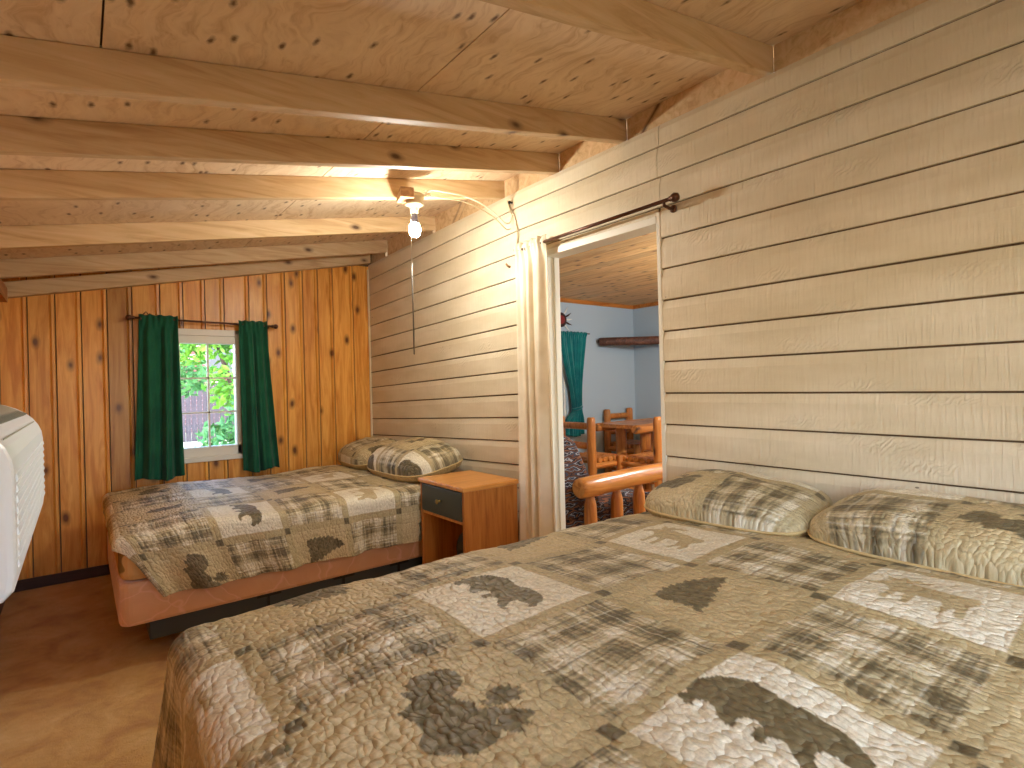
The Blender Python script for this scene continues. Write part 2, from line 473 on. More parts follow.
# exposed rafters, one object each
rafters = [(-.42, 'ceiling beam added out of sight behind the photographer to shield the fill lamp'),  # first two are added, unseen, to keep fill off the beam fronts
           (0.29, 'ceiling beam added out of sight over the near bed to shield the beams ahead from fill light'),
           (0.995, 'exposed ceiling beam over the near bed, cut off by the top of the photo'),
           (1.700, 'long exposed ceiling beam in front, lowest on the left of the photo'),
           (2.170, 'exposed ceiling beam just in front of the bare bulb, ending over the doorway'),
           (2.660, 'exposed ceiling beam that carries the bulb holder block'),
           (3.500, 'pale exposed ceiling beam just behind the bare bulb'),
           (4.300, 'exposed ceiling beam nearest the knotty pine wall')]
for i, (y, lab) in enumerate(rafters):
    m = M(); x0, x1 = XL + .002, XW + .03
    sag = 0
    m.hexa([(x0, y, raft_z(x0)), (x1, y, raft_z(x1)), (x1, y + .042, raft_z(x1)), (x0, y + .042, raft_z(x0)),
            (x0, y, ceil_z(x0) - .001), (x1, y, ceil_z(x1) - .001), (x1, y + .042, ceil_z(x1) - .001), (x0, y + .042, ceil_z(x0) - .001)], random.random())
    o = m.build('ceiling_beam', RAFT, loc=(XL, y, raft_z(XL)), bevel=.003)
    tag(o, lab, 'beam', 'exposed ceiling beams')

# blocking between the rafters above the siding
bl = M()
ys = [YB] + [r[0] for r in rafters] + [YF]
for a, b in zip(ys[:-1], ys[1:]):
    y0_, y1_ = a + (.042 if a > 0 else 0), b; xa, xb = XW + .031, XW + .07
    bl.hexa([(xa, y0_, 2.28), (xb, y0_, 2.28), (xb, y1_, 2.28), (xa, y1_, 2.28), (xa, y0_, ceil_z(xa) - .0005), (xb, y0_, ceil_z(xb) - .0005), (xb, y1_, ceil_z(xb) - .0005), (xa, y1_, ceil_z(xa) - .0005)], random.random())
structure(bl.build('trim_1', RAFT))

# ------------------------------------------------------------------ siding wall
OY0, OY1, OZ = 1.515, 2.270, 1.922     # doorway
sd = M()
def board(y0, y1, z0, z1, dz0=0.0, dz1=0.0, t=None, up=0.0):
    """one lap board: flat face, top quarter sloping back, dark joint under it"""
    t = random.random() if t is None else t
    hgt = z1 - z0; zt = z0 + hgt * 0.74
    gp = 0.003 if z0 > 1.9 else 0.0042 if z0 > 1.62 else 0.0056
    prof = [(XW + .02, z0 + gp), (XW + .0015, z0 + gp), (XW, z0 + gp + .002), (XW, zt), (XW + .0085, z1 - .001), (XW + .02, z1 - .001)]
    n = len(prof); b = len(sd.v)
    for (yy, dz, q) in ((y0, dz0, 0), (y1, dz1, up)):
        for (x, z) in prof: sd.v.append((x, yy, z + dz + (q if z > zt - .001 else 0)))
    for i in range(n):
        j = (i + 1) % n
        sd.f.append((b + i, b + j, b + n + j, b + n + i)); sd.t.append(t); sd.sm.append(False)
    sd.f.append(tuple(b + n + i for i in range(n))); sd.t.append(t); sd.sm.append(False)
    sd.f.append(tuple(b + i for i in reversed(range(n)))); sd.t.append(t); sd.sm.append(False)
seams = [2.262, 2.126, 1.991, 1.851, 1.714, 1.572, 1.435, 1.300, 1.160, 1.021, .879, .738, .598, .458, .318, .178, .04]
LDZ = lambda y: -.038 * (y - 2.45)
top = 2.36
zs = [top] + seams
for k in range(len(zs) - 1):
    z1, z0 = zs[k], zs[k + 1]
    if z0 > OZ - .02:      # over the doorway
        yj = 1.512 if k % 2 else 1.50
        board(YB, yj - .0015, z0, z1)
        board(yj + .0015, 2.45, z0, z1)
    else:
        if z1 > OZ:
            board(OY0, OY1, OZ, z1)
        board(YB, OY0 - .012, z0, z1)
    if z1 == top:
        board(2.45, YF, z0, z1, LDZ(2.45), LDZ(YF), up=.04)
    elif not (z0 > OZ - .02):
        board(OY1 + .0, 2.45, z0, z1, LDZ(2.45), LDZ(2.45))
        board(2.45, YF, z0, z1, LDZ(2.45), LDZ(YF))
    else:
        board(2.45, YF, z0, z1, LDZ(2.45), LDZ(YF))
o = structure(sd.build('wall_right', SIDING))
bk = M()
bk.box(XW + .0125, XW + .085, YB, OY0 - .004, 0, 2.33); bk.box(XW + .0125, XW + .085, OY1 + .004, YF, 0, 2.30); bk.box(XW + .0125, XW + .085, OY0 - .004, OY1 + .004, OZ + .004, 2.33)
structure(bk.build('wall_right_core', SIDEDGE))
# skin of the same wall in the far room
s2 = M()
s2.box(XW + .085, XW + .097, YB, OY0 - .002, 0, 2.28); s2.box(XW + .085, XW + .097, OY1 + .002, YF, 0, 2.28); s2.box(XW + .085, XW + .097, OY0 - .002, OY1 + .002, OZ + .002, 2.28)
structure(s2.build('wall_right_skin', BLUEWALL))
# doorway casing
dc = M()
dc.box(XW - .003, XW + .012, OY0 - .012, OY0 + .006, 0, OZ + .05)       # right jamb edge strip
dc.box(XW + .001, XW + .10, OY0 - .003, OY0 + .010, 0, OZ)              # right jamb
dc.box(XW + .001, XW + .050, OY1 - .010, OY1 + .003, 0, OZ)             # left jamb
dc.box(XW + .050, XW + .088, OY1 - .018, OY1 + .003, 0, OZ, .2)          # stop strip on the left jamb
structure(dc.build('door_1', WHITEP, bevel=.002))
hd = M(); hd.box(XW - .006, XW + .10, OY0 + .006, OY1 - .003, OZ, OZ + .034)
structure(hd.build('trim_2', WHITEP, bevel=.002))
cs = M(); cs.box(XW - .012, XW, YF - .018, YF, 0, 2.27)
structure(cs.build('trim_3', SIDING))

# ------------------------------------------------------------------ far wall: knotty pine boards
WX0, WX1, WZ0, WZ1 = .555, .985, .70, 1.685    # window hole
fw = M()
seamx = [XL, -.248, -.111, .022, .162, .303, .468, .611, .753, .882, 1.058, 1.191, 1.33, 1.473, 1.597, 1.726, 1.904, 2.06]
def pine_piece(x0, x1, z0, z1, t):
    if z1 - z0 < .01 or x1 - x0 < .006: return
    # flat face, then a bead strip at the right edge, with a dark groove between boards
    fw.hexa([(x0 + .003, YF, z0), (x1 - .034, YF, z0), (x1 - .034, YF + .02, z0), (x0 + .003, YF + .02, z0),
             (x0 + .003, YF, z1), (x1 - .034, YF, z1), (x1 - .034, YF + .02, z1), (x0 + .003, YF + .02, z1)], t) if x1 - .034 > x0 + .01 else None
    a = max(x0 + .003, x1 - .034); b = x1 - .003
    if b > a + .004:
        c = a + (b - a) * .45
        prof = [(a, YF + .001), (a + .003, YF + .006), (c, YF - .0035), (b - .003, YF - .002), (b, YF + .008), (b, YF + .02), (a, YF + .02)]
        fw.prism(prof, z0, z1, 'z', t)
tones = [.07, .33, .065, .5, .0, .19, .07, .66, .33, .5, .62, .35, .49, .78, .36, .5, .9]
for k in range(len(seamx) - 1):
    x0, x1 = seamx[k], seamx[k + 1]; t = tones[k] + random.random() * .04
    zt = 2.3
    if x1 <= WX0 or x0 >= WX1: pine_piece(x0, x1, 0, zt, t)
    else:
        if x0 < WX0: pine_piece(x0, WX0, WZ0, WZ1, t)
        if x1 > WX1: pine_piece(WX1, x1, WZ0, WZ1, t)
        pine_piece(x0, x1, 0, WZ0, t); pine_piece(x0, x1, WZ1, zt, t)
structure(fw.build('wall_far', PINE))
fb = M()
for a in [(XL - .12, WX0, 0, 2.5), (WX1, 4.38, 0, 2.5), (WX0, WX1, 0, WZ0), (WX0, WX1, WZ1, 2.5)]:
    fb.box(a[0], a[1], YF + .012, YF + .11, a[2], a[3])
structure(fb.build('wall_far_core', SIDEDGE))
bb = M(); bb.box(XL, XW, YF - .016, YF - .002, 0, .068)
structure(bb.build('baseboard_far', PINEDK))
tr = M()
zA = lambda x: 1.834 + .2045 * (x + .325)
x0, x1 = XL + .03, XW - .001
tr.hexa([(x0, YF - .067, zA(x0)), (x1, YF - .067, zA(x1)), (x1, YF - .005, zA(x1)), (x0, YF - .005, zA(x0)),
         (x0, YF - .067, zA(x0) + .096), (x1, YF - .067, zA(x1) + .096), (x1, YF - .005, zA(x1) + .096), (x0, YF - .005, zA(x0) + .096)], .3)
structure(tr.build('trim_4', RAFT, bevel=.003))

# left wall and back wall (with the daylight windows behind the photographer)
lw = M()
LWY0, LWY1 = -1.15, -.15
for a in [(YB - .1, LWY0, 0, 2.1), (LWY1, YF, 0, 2.1), (LWY0, LWY1, 0, .85), (LWY0, LWY1, 1.75, 2.1)]:
    lw.box(XL - .1, XL, a[0], a[1], a[2], a[3], random.random())
structure(lw.build('wall_left', PINE))
pl = M(); pl.box(XL, XL + .05, YB, YF - .07, 1.80, 1.885, .3)
structure(pl.build('trim_5', PLATE))
bl2 = M(); bl2.box(XL, XL + .014, YB, YF, 0, .068)
structure(bl2.build('baseboard_left', PINEDK))
bw = M()
for a in [(XL - .1, -.2, 0, 2.6), (1.1, XW + .1, 0, 2.6), (-.2, 1.1, 0, .85), (-.2, 1.1, 1.9, 2.6)]:
    bw.box(a[0], a[1], YB - .1, YB, a[2], a[3], random.random())
structure(bw.build('wall_back', PINE))

def window(name, cx0, cx1, z0, z1, y, dy, cols, rows, head=0.0, foot=.1, axis='x', stile=.03, bar=.012, curtain_side=None):
    """painted sash window: frame, muntins and one glass pane sheet; y = glass plane, dy = frame depth"""
    r = bpy.data.objects.new(name, None); COL.objects.link(r); r.empty_display_size = .1
    r['kind'] = 'structure'; r['_o'] = (0.0, 0.0, 0.0)
    def B(m, a0, a1, q0, q1, b0, b1):
        if axis == 'x': m.box(a0, a1, q0, q1, b0, b1)
        else: m.box(q0, q1, a0, a1, b0, b1)
    f = M()
    B(f, cx0, cx0 + stile, y - dy, y + dy, z0, z1); B(f, cx1 - stile, cx1, y - dy, y + dy, z0, z1)
    B(f, cx0, cx1, y - dy, y + dy, z0 + .035, z0 + foot); B(f, cx0, cx1, y - dy, y + dy, z1 - .03, z1)
    f.build('window_frame', WHITEW, r, bevel=.003)
    s = M(); B(s, cx0 - .0, cx1 + .0, y - dy - .03, y + dy, z0, z0 + .036); s.build('window_sill', WHITEW, r, bevel=.004)
    zt = z1 - max(head, .03)
    if head:
        h = M(); B(h, cx0, cx1 - .035, y - dy - .015, y + dy * .5, z1 - head, z1 - head * .47); B(h, cx0, cx1 - .035, y - dy - .022, y + dy * .5, z1 - head * .47, z1)
        h.build('roller_shade', WHITEW, r, bevel=.004)
    mu = M()
    for c in range(1, cols):
        xx = cx0 + stile + (cx1 - cx0 - 2 * stile) * c / cols
        B(mu, xx - bar / 2, xx + bar / 2, y - .012, y + .012, z0 + foot, zt)
    for k in range(1, rows):
        zz = z0 + foot + (zt - z0 - foot) * k / rows
        B(mu, cx0 + stile, cx1 - stile, y - .012, y + .012, zz - bar / 2, zz + bar / 2)
    mu.build('muntin_grid', WHITEW, r)
    p = M(); B(p, cx0 + stile, cx1 - stile, y - .002, y + .002, z0 + foot, zt)
    p.build('window_pane', GLASS, r)
    return r
window('window_1', WX0, WX1, WZ0, WZ1, YF + .055, .045, 2, 3, head=.105, foot=.105)

# ------------------------------------------------------------------ quilt print
BASE = np.array(srgb(190, 176, 138)[:3]); WHT = np.array(srgb(232, 228, 210)[:3]); DRK = np.array(srgb(80, 71, 48)[:3])
TANC = np.array(srgb(200, 184, 144)[:3]); SASH = np.array(srgb(172, 156, 116)[:3]); MOT = np.array(srgb(84, 75, 50)[:3])
MOOSEC = np.array(srgb(182, 166, 128)[:3])
BEAR = [(.098,.351), (.082,.381), (.111,.399), (.076,.438), (.092,.453), (.092,.52), (.136,.604), (.209,.664), (.288,.697), (.408,.682), (.494,.682), (.573,.694), (.661,.685), (.747,.658), (.807,.625), (.848,.577), (.845,.544), (.883,.508), (.883,.48), (.851,.465), (.801,.495), (.737,.505), (.687,.495), (.668,.462), (.693,.411), (.725,.369), (.788,.357), (.763,.336), (.684,.339), (.617,.375), (.57,.42), (.519,.411), (.506,.375), (.528,.354), (.484,.345), (.453,.36), (.443,.405), (.459,.441), (.424,.453), (.386,.435), (.37,.396), (.38,.351), (.351,.336), (.301,.351), (.259,.396), (.218,.408), (.171,.384), (.177,.345), (.149,.333)]
MOOSE = [(0.139, 0.532), (0.11, 0.482), (0.154, 0.458), (0.228, 0.507), (0.272, 0.458), (0.302, 0.383), (0.287, 0.222), (0.332, 0.222), (0.346, 0.383), (0.391, 0.396), (0.406, 0.222), (0.45, 0.222), (0.45, 0.408), (0.583, 0.42), (0.613, 0.334), (0.583, 0.222), (0.628, 0.222), (0.672, 0.346), (0.702, 0.222), (0.746, 0.222), (0.731, 0.408), (0.776, 0.532), (0.746, 0.582), (0.598, 0.582), (0.465, 0.631), (0.376, 0.644), (0.332, 0.606), (0.376, 0.681), (0.45, 0.693), (0.465, 0.755), (0.406, 0.73), (0.376, 0.768), (0.332, 0.718), (0.287, 0.768), (0.258, 0.706), (0.184, 0.743), (0.198, 0.668), (0.243, 0.619), (0.198, 0.582)]
TREE = [(.259,.231), (.231,.303), (.244,.336), (.203,.378), (.231,.408), (.209,.474), (.25,.471), (.212,.541), (.25,.559), (.215,.625), (.253,.634), (.25,.7), (.294,.7), (.291,.769), (.335,.766), (.339,.826), (.377,.835), (.415,.874), (.434,.799), (.465,.769), (.446,.724), (.487,.682), (.481,.631), (.522,.592), (.503,.553), (.557,.508), (.535,.465), (.601,.438), (.579,.378), (.627,.321), (.608,.297), (.614,.252), (.655,.21), (.608,.213), (.547,.234), (.547,.27), (.513,.231), (.459,.249), (.43,.219), (.389,.252), (.345,.222)]
CONE = [[(.177,.414), (.199,.45), (.136,.456), (.095,.502), (.111,.538), (.111,.58), (.136,.628), (.161,.688), (.244,.703), (.31,.679), (.351,.628), (.373,.58), (.43,.604), (.484,.631), (.535,.616), (.563,.664), (.636,.664), (.671,.622), (.722,.619), (.763,.577), (.775,.52), (.778,.456), (.709,.378), (.646,.309), (.551,.309), (.497,.366), (.411,.366), (.31,.333), (.294,.384), (.272,.429), (.212,.408)], [(.443,.721), (.449,.763), (.453,.814), (.484,.811), (.456,.859), (.506,.826), (.528,.886), (.535,.838), (.579,.871), (.57,.823), (.617,.811), (.582,.784), (.582,.739), (.563,.7), (.525,.691), (.484,.7)], [(.475,.655), (.5,.691), (.554,.688), (.611,.718), (.649,.76), (.696,.796), (.741,.796), (.737,.745), (.782,.745), (.756,.703), (.804,.682), (.782,.643), (.741,.625), (.684,.622), (.646,.658), (.563,.664)]]
SPRIG = [(.386,.282), (.304,.357), (.222,.354), (.313,.408), (.282,.459), (.339,.477), (.275,.541), (.342,.568), (.326,.619), (.351,.667), (.323,.751), (.348,.802), (.437,.805), (.468,.745), (.554,.772), (.617,.772), (.614,.727), (.693,.709), (.639,.673), (.687,.643), (.627,.619), (.674,.592), (.608,.559), (.684,.523), (.627,.498), (.684,.429), (.623,.459), (.665,.372), (.598,.411), (.579,.354), (.532,.399), (.491,.339), (.491,.297)]
def inside(poly, X, Y):
    r = np.zeros(X.shape, bool); n = len(poly); j = n - 1
    for i in range(n):
        xi, yi = poly[i]; xj, yj = poly[j]
        if yi != yj:
            r ^= ((yi > Y) != (yj > Y)) & (X < (xj - xi) * (Y - yi) / (yj - yi) + xi)
        j = i
    return r
def hash2(i, j, k=0):
    s = np.sin(i * 127.1 + j * 311.7 + k * 74.7) * 43758.5453
    return s - np.floor(s)
def vnoise(x, y, k=0):
    xi, yi = np.floor(x), np.floor(y); xf, yf = x - xi, y - yi
    u = xf * xf * (3 - 2 * xf); v = yf * yf * (3 - 2 * yf)
    a = hash2(xi, yi, k); b = hash2(xi + 1, yi, k); c = hash2(xi, yi + 1, k); d = hash2(xi + 1, yi + 1, k)
    return (a * (1 - u) + b * u) * (1 - v) + (c * (1 - u) + d * u) * v
def lerp(A, B, w): return A + (B - A) * w[..., None]
def plaid(fu, fv, i, j, qx, qy):
    """brushed plaid: broad dark and pale bands both ways plus thin crossing threads"""
    def bands(f, ph):
        f = (f + ph) % 1.0
        v = np.zeros(f.shape)
        for (a, b, s) in [(.02, .16, -.75), (.20, .36, .7), (.40, .56, -.55), (.60, .70, .55), (.74, .90, -.9)]:
            e = .02
            v += s * np.clip((f - a) / e, 0, 1) * np.clip((b - f) / e, 0, 1)
        return v
    h1 = bands(fu, hash2(i, j, 1)); h2 = bands(fv, hash2(i, j, 2))
    st1 = vnoise(qx * 330, qy * 16, 5) - .5; st2 = vnoise(qx * 16, qy * 330, 6) - .5
    val = .62 * h1 + .62 * h2 + 1.1 * st1 + 1.1 * st2 + .3 * (vnoise(qx * 60, qy * 60, 8) - .5)
    c = np.broadcast_to(BASE, val.shape + (3,)).copy()
    c = lerp(c, WHT, np.clip(val * 1.1, 0, 1) * .9)
    c = lerp(c, DRK, np.clip(-val * .95 + .06, 0, 1) * .9)
    for (ff, k) in ((fu, 11), (fv, 12)):
        for q in (.10, .28, .47, .66, .83):
            line = np.clip(1 - np.abs(ff - q - .03 * (hash2(i, j, k + q) - .5)) / .014, 0, 1)
            br = vnoise(qx * 40, qy * 40, k + 3)
            c = lerp(c, DRK * .9, line * np.clip(br * 1.6 - .2, 0, 1) * .75)
        for q in (.19, .57, .75):
            line = np.clip(1 - np.abs(ff - q) / .008, 0, 1)
            c = lerp(c, WHT, line * .5)
    return c
def quilt_colour(qx, qy, ox, oy, px, py):
    """qx along the bed (towards the head), qy across; cells px by py starting at (ox,oy)"""
    U = (qx - ox) / px; V = (qy - oy) / py
    i = np.floor(U); j = np.floor(V); fu = U - i; fv = V - j
    even = ((i + j) % 2) == 0
    white = even & ((i % 2) == 0)
    c = plaid(fu, fv, i, j, qx, qy)
    cell = np.where(white[..., None], WHT, TANC)
    nz = vnoise(qx * 55, qy * 55, 3)
    cell = lerp(np.broadcast_to(cell, c.shape), BASE, .25 * nz)
    thr = np.clip(vnoise(qx * 300, qy * 22, 15) * vnoise(qx * 22, qy * 300, 16) * 2 - .35, 0, 1)
    cell = lerp(cell, SASH, thr * np.where(white, .35, .8))
    # seen from the foot: picture right is -y, picture up is +x
    mx = 1 - fv; my = fu
    mi = np.mod(i, 4)
    mask = white & (mi == 0) & inside(BEAR, mx, my)
    pale = white & (mi == 2) & inside(MOOSE, mx, my)
    cone = np.zeros(U.shape, bool)
    for p in CONE: cone |= inside(p, mx, my)
    tan = even & ~white
    mask |= tan & (mi == 1) & inside(TREE, mx, my)
    mask |= tan & (mi == 3) & (np.mod(j, 4) == 3) & cone
    mask |= tan & (mi == 3) & (np.mod(j, 4) == 1) & inside(SPRIG, mx, my)
    c = np.where(even[..., None], cell, c)
    n2 = .3 * vnoise(qx * 120, qy * 120, 9)
    c = np.where(mask[..., None], lerp(np.broadcast_to(MOT, c.shape), BASE, n2), c)
    c = np.where(pale[..., None], lerp(np.broadcast_to(MOOSEC, c.shape), BASE, n2), c)
    # sashing and corner stones
    su = ((fu + .09) % 1) < .11; sv = ((fv + .09) % 1) < .11
    sash = su | sv
    st = .5 * vnoise(qx * 220, qy * 30, 4) + .5 * vnoise(qx * 30, qy * 220, 4)
    sc_ = lerp(np.broadcast_to(SASH, c.shape), BASE, st * 1.0)
    c = np.where(sash[..., None], sc_, c)
    cs_ = (((fu + .082) % 1) < .094) & (((fv + .082) % 1) < .094)
    c = np.where(cs_[..., None], lerp(np.broadcast_to(DRK * 1.15, c.shape), BASE, n2 * .6), c)
    return c
def add_uv(ob, qx, qy):
    me = ob.data
    uv = me.uv_layers.new(name='flat')
    li = np.empty(len(me.loops), int); me.loops.foreach_get('vertex_index', li)
    q = np.stack([qx.ravel()[li], qy.ravel()[li]], 1)
    uv.data.foreach_set('uv', q.ravel())

def make_quilt(name, xh, xf, y0, y1, z, dropx, drop0, drop1, R, ox, oy, px, py, step, lift, shear=0.0, flare=.12, swell=.012, seed=0):
    """bedspread: head at xh, rolls over the foot edge xf, the near edge y0 and the far edge y1"""
    A = PI / 2 * R
    s = np.arange(-(dropx), xh - xf + step, step)          # >0 on top, measured from foot edge
    t = np.arange(-drop0, (y1 - y0) + drop1 + step, step)
    S, T = np.meshgrid(s, t, indexing='ij')
    W = y1 - y0
    a = np.maximum(-S, 0); b0 = np.maximum(-T, 0); b1 = np.maximum(T - W, 0); b = b0 + b1
    p = 3.0
    d = (a ** p + b ** p) ** (1 / p) + 1e-9
    ux = a / d; uy = b / d; nn = np.sqrt(ux ** 2 + uy ** 2) + 1e-9; ux /= nn; uy /= nn
    ang = np.minimum(d / R, PI / 2)
    hor = R * np.sin(ang) + np.maximum(d - A, 0) * flare
    ver = R * (1 - np.cos(ang)) + np.maximum(d - A, 0)
    hor = np.where(d < 1e-6, 0, hor)
    # soft folds where it hangs
    along = np.where(a > b, T, S)
    hang = np.clip((d - A) / .25, 0, 1)
    hor = hor + hang * .018 * np.sin(along * 17 + seed) + hang * .012 * np.sin(along * 31 + 2)
    X = xf + np.maximum(S, 0) + 0 * T - ux * hor
    Y = y0 + np.clip(T, 0, W) + np.where(T < 0, -1, 1) * uy * hor
    Z = z - ver
    X = X + shear * np.clip(b0 / max(drop0, .01), 0, 1) ** 1.2 * np.clip(1 - np.maximum(S, 0) / 1.2, 0, 1)
    topm = np.clip(1 - d / (A * 2), 0, 1)
    low = (vnoise(S * 3.1 + seed, T * 3.1, 20) - .5) * 2 + (vnoise(S * 7 + 5, T * 7 + seed, 21) - .5)
    Z = Z + topm * (swell * low + lift * np.sin(np.clip(T / W, 0, 1) * PI) ** .5 * np.clip((S + .02) / .3, 0, 1))
    fine = (vnoise(S * 55, T * 40, 30) - .5) * .0035
    Z = Z + fine
    P = np.stack([X, Y, Z], -1)
    qx = xf + S; qy = y0 + T
    col = quilt_colour(qx, qy, ox, oy, px, py)
    col = col * (.96 + .08 * vnoise(S * 4, T * 4, 40))[..., None]
    ob = grid_object(name, P, QUILT, loc=(float((xh + xf) / 2), float((y0 + y1) / 2), float(z - .02)), col=col, solid=.012)
    add_uv(ob, qx, qy)
    return ob

def pillow(name, c, size, rot, label, qo, seed=0, plump=1.0, group=None, parent=None):
    """sewn sham: two bulged faces meeting in a welted seam. size = (length, width, thickness)"""
    n = 90
    Lx, Wy, H = size
    u = np.linspace(-1, 1, n); v = np.linspace(-1, 1, n)
    U, V = np.meshgrid(u, v, indexing='ij')
    e = 2.6
    edge = (1 - np.abs(U) ** 3.2).clip(0) ** .45 * (1 - np.abs(V) ** 3.2).clip(0) ** .45
    wr = (vnoise(U * 3 + seed, V * 3, 50) - .5) * .16 + (vnoise(U * 8 + seed, V * 8, 51) - .5) * .06
    pull = np.sqrt(1 - .30 * V ** 4); pull2 = np.sqrt(1 - .30 * U ** 4)
    X = U * Lx / 2 * pull; Y = V * Wy / 2 * pull2
    zt = H * .62 * edge * (1 + wr); zb = -H * .38 * edge * (1 + .4 * wr)
    ears = .012 * (np.abs(U) ** 6 + np.abs(V) ** 6)
    M3 = rot.to_3x3()
    R = np.array(M3)
    def place(Z): 
        P = np.stack([X, Y, Z], -1) @ R.T
        return P + np.array(c)
    Pt = place(zt + ears * 0); Pb = place(zb)
    nn = n * n
    V_ = np.concatenate([Pt.reshape(-1, 3), Pb.reshape(-1, 3)]) - np.array(c)
    F = np.concatenate([grid_faces(n, n), grid_faces(n, n, nn)[:, ::-1]])
    me = bpy.data.meshes.new(name); me.from_pydata(V_.tolist(), [], F.tolist())
    me.update(); me.polygons.foreach_set('use_smooth', [True] * len(me.polygons))
    qx = qo[0] + V * Wy / 2; qy = qo[1] - U * Lx / 2
    col = quilt_colour(qx, qy, 0, 0, .30, .30)
    at = me.color_attributes.new('cloth', 'FLOAT_COLOR', 'POINT')
    cc = np.ones((2 * nn, 4)); cc[:nn, :3] = col.reshape(-1, 3)
    colb = np.broadcast_to(np.array(srgb(196, 166, 112)[:3]), col.shape); cc[nn:, :3] = colb.reshape(-1, 3)
    at.data.foreach_set('color', cc.ravel())
    me.materials.append(SHAM)
    root = thing(name, label, 'pillow', tuple(c), group)
    body = bpy.data.objects.new('pillow_body', me); COL.objects.link(body); body.parent = root; body['_o'] = tuple(c)
    add_uv(body, np.concatenate([qx.ravel(), qx.ravel()]), np.concatenate([qy.ravel(), qy.ravel()]))
    # welt round the seam
    k = np.linspace(-1, 1, 40)
    loop = [(q, -1) for q in k] + [(1, q) for q in k[1:]] + [(q, 1) for q in k[::-1][1:]] + [(-1, q) for q in k[::-1][1:-1]]
    w = M(); pts = []
    for (a, b) in loop + loop[:1]:
        pa = math.sqrt(1 - .30 * b ** 4); pb = math.sqrt(1 - .30 * a ** 4)
        q = Vector((a * Lx / 2 * pa, b * Wy / 2 * pb, 0)); pts.append(M3 @ q + Vector(c))
    w.tube(pts, .0042, 8, cap=False)
    w.build('welt', WELT, root)
    return root
WELT = plain('sham welt', srgb(196, 172, 120), 0.7)
def rotm(ax, ay, az): return Matrix.Rotation(az, 4, 'Z') @ Matrix.Rotation(ay, 4, 'Y') @ Matrix.Rotation(ax, 4, 'X')

# ------------------------------------------------------------------ near bed
def rounded_slab(x0, x1, y0, y1, z0, z1, r=.05):
    m = M(); n = 5
    prof = []
    for (cx, cy, a0) in ((x1 - r, y1 - r, 0), (x0 + r, y1 - r, PI / 2), (x0 + r, y0 + r, PI), (x1 - r, y0 + r, 1.5 * PI)):
        for k in range(n + 1):
            a = a0 + PI / 2 * k / n; prof.append((cx + r * math.cos(a), cy + r * math.sin(a)))
    m.prism(prof, z0, z1, 'z')
    return m
def bed(label, x0, x1, y0, y1, ztop, zbox0, zbox1, group):
    r = thing('bed', label, 'bed', ((x0 + x1) / 2, (y0 + y1) / 2, 0), group)
    rounded_slab(x0, x1, y0, y1, zbox1 + .002, ztop, .07).build('mattress', SHEET, r, bevel=.03)
    rounded_slab(x0 - .005, x1, y0 - .005, y1 + .005, zbox0, zbox1, .05).build('box_spring', PINK, r, bevel=.018)
    f = M()
    for (a, b) in ((y0 + .06, y0 + .09), (y1 - .09, y1 - .06)):
        f.box(x0 + .11, x1 - .02, a, b, zbox0 - .10, zbox0 - .004)
    f.box(x0 + .11, x0 + .14, y0 + .09, y1 - .09, zbox0 - .10, zbox0 - .004); f.box(x1 - .05, x1 - .02, y0 + .09, y1 - .09, zbox0 - .10, zbox0 - .004)
    f.build('bed_rail', SLATE, r, bevel=.003)
    for (px, py) in ((x0 + .5, y0 + .12), (x0 + .5, y1 - .12), (x1 - .2, y0 + .12), (x1 - .2, y1 - .12)):
        g_ = M(); g_.lathe([(.022, 0), (.026, .006), (.018, .012), (.018, zbox0 - .005)], (px, py, 0), 12)
        g_.build('leg', SLATE, r)
    for px in (x0 + .62, x0 + 1.02, x0 + 1.36):
        g_ = M(); g_.box(px, px + .012, y0 + .052, y0 + .06, zbox0 - .10, zbox0 - .004); g_.box(px - .05, px + .07, y0 + .054, y0 + .06, zbox0 - .028, zbox0 - .004)
        g_.build('bracket', BLACK, r)
    return r
bed('large near bed hidden under a bear print quilt, with a salmon box spring beneath', .19, 2.02, -.12, 1.33, .68, .22, .43, 'beds along the siding wall')
q = make_quilt('quilt', 2.02, .19, -.14, 1.362, .712, .56, .40, .42, .055, .583, .849, .333, .316, .0037, .030, flare=.09, seed=1)
tag(q, 'bear and pine cone patchwork quilt spread over the large near bed', 'quilt', 'patchwork quilts')
pillow('pillow', (1.825, 1.055, .766), (.60, .40, .155), rotm(0, 0, -PI / 2) @ rotm(math.radians(7), 0, math.radians(3)), 'plump patchwork pillow on the near bed beside the doorway', (1.12, .86), 3, group='pillows in quilted shams')
pillow('pillow', (1.835, .425, .766), (.68, .41, .16), rotm(0, 0, -PI / 2) @ rotm(math.radians(7), 0, math.radians(-3)), 'patchwork pillow on the near bed, right edge of the photo', (1.125, 1.2), 8, group='pillows in quilted shams')

# ------------------------------------------------------------------ far bed
bed('far bed by the green curtained window, salmon box spring on a slate rail', .125, 2.02, 2.98, 4.30, .585, .18, .375, 'beds along the siding wall')
q = make_quilt('quilt', 2.02, .15, 2.99, 4.30, .605, .10, .33, .12, .05, .488, 2.862, .325, .325, .004, .018, shear=.15, flare=.06, seed=4)
tag(q, 'bear and moose patchwork quilt hanging over the side of the far bed', 'quilt', 'patchwork quilts')
pillow('pillow', (1.78, 4.05, .69), (.64, .42, .20), rotm(0, 0, -PI / 2) @ rotm(math.radians(10), 0, math.radians(-4)), 'patchwork pillow on the far bed in the corner by the pine wall', (.47, .76), 5, group='pillows in quilted shams')
pillow('pillow', (1.78, 3.36, .70), (.74, .45, .23), rotm(0, 0, -PI / 2) @ rotm(math.radians(11), 0, math.radians(3)), 'puffy patchwork pillow on the far bed next to the nightstand', (.38, .47), 2, group='pillows in quilted shams')

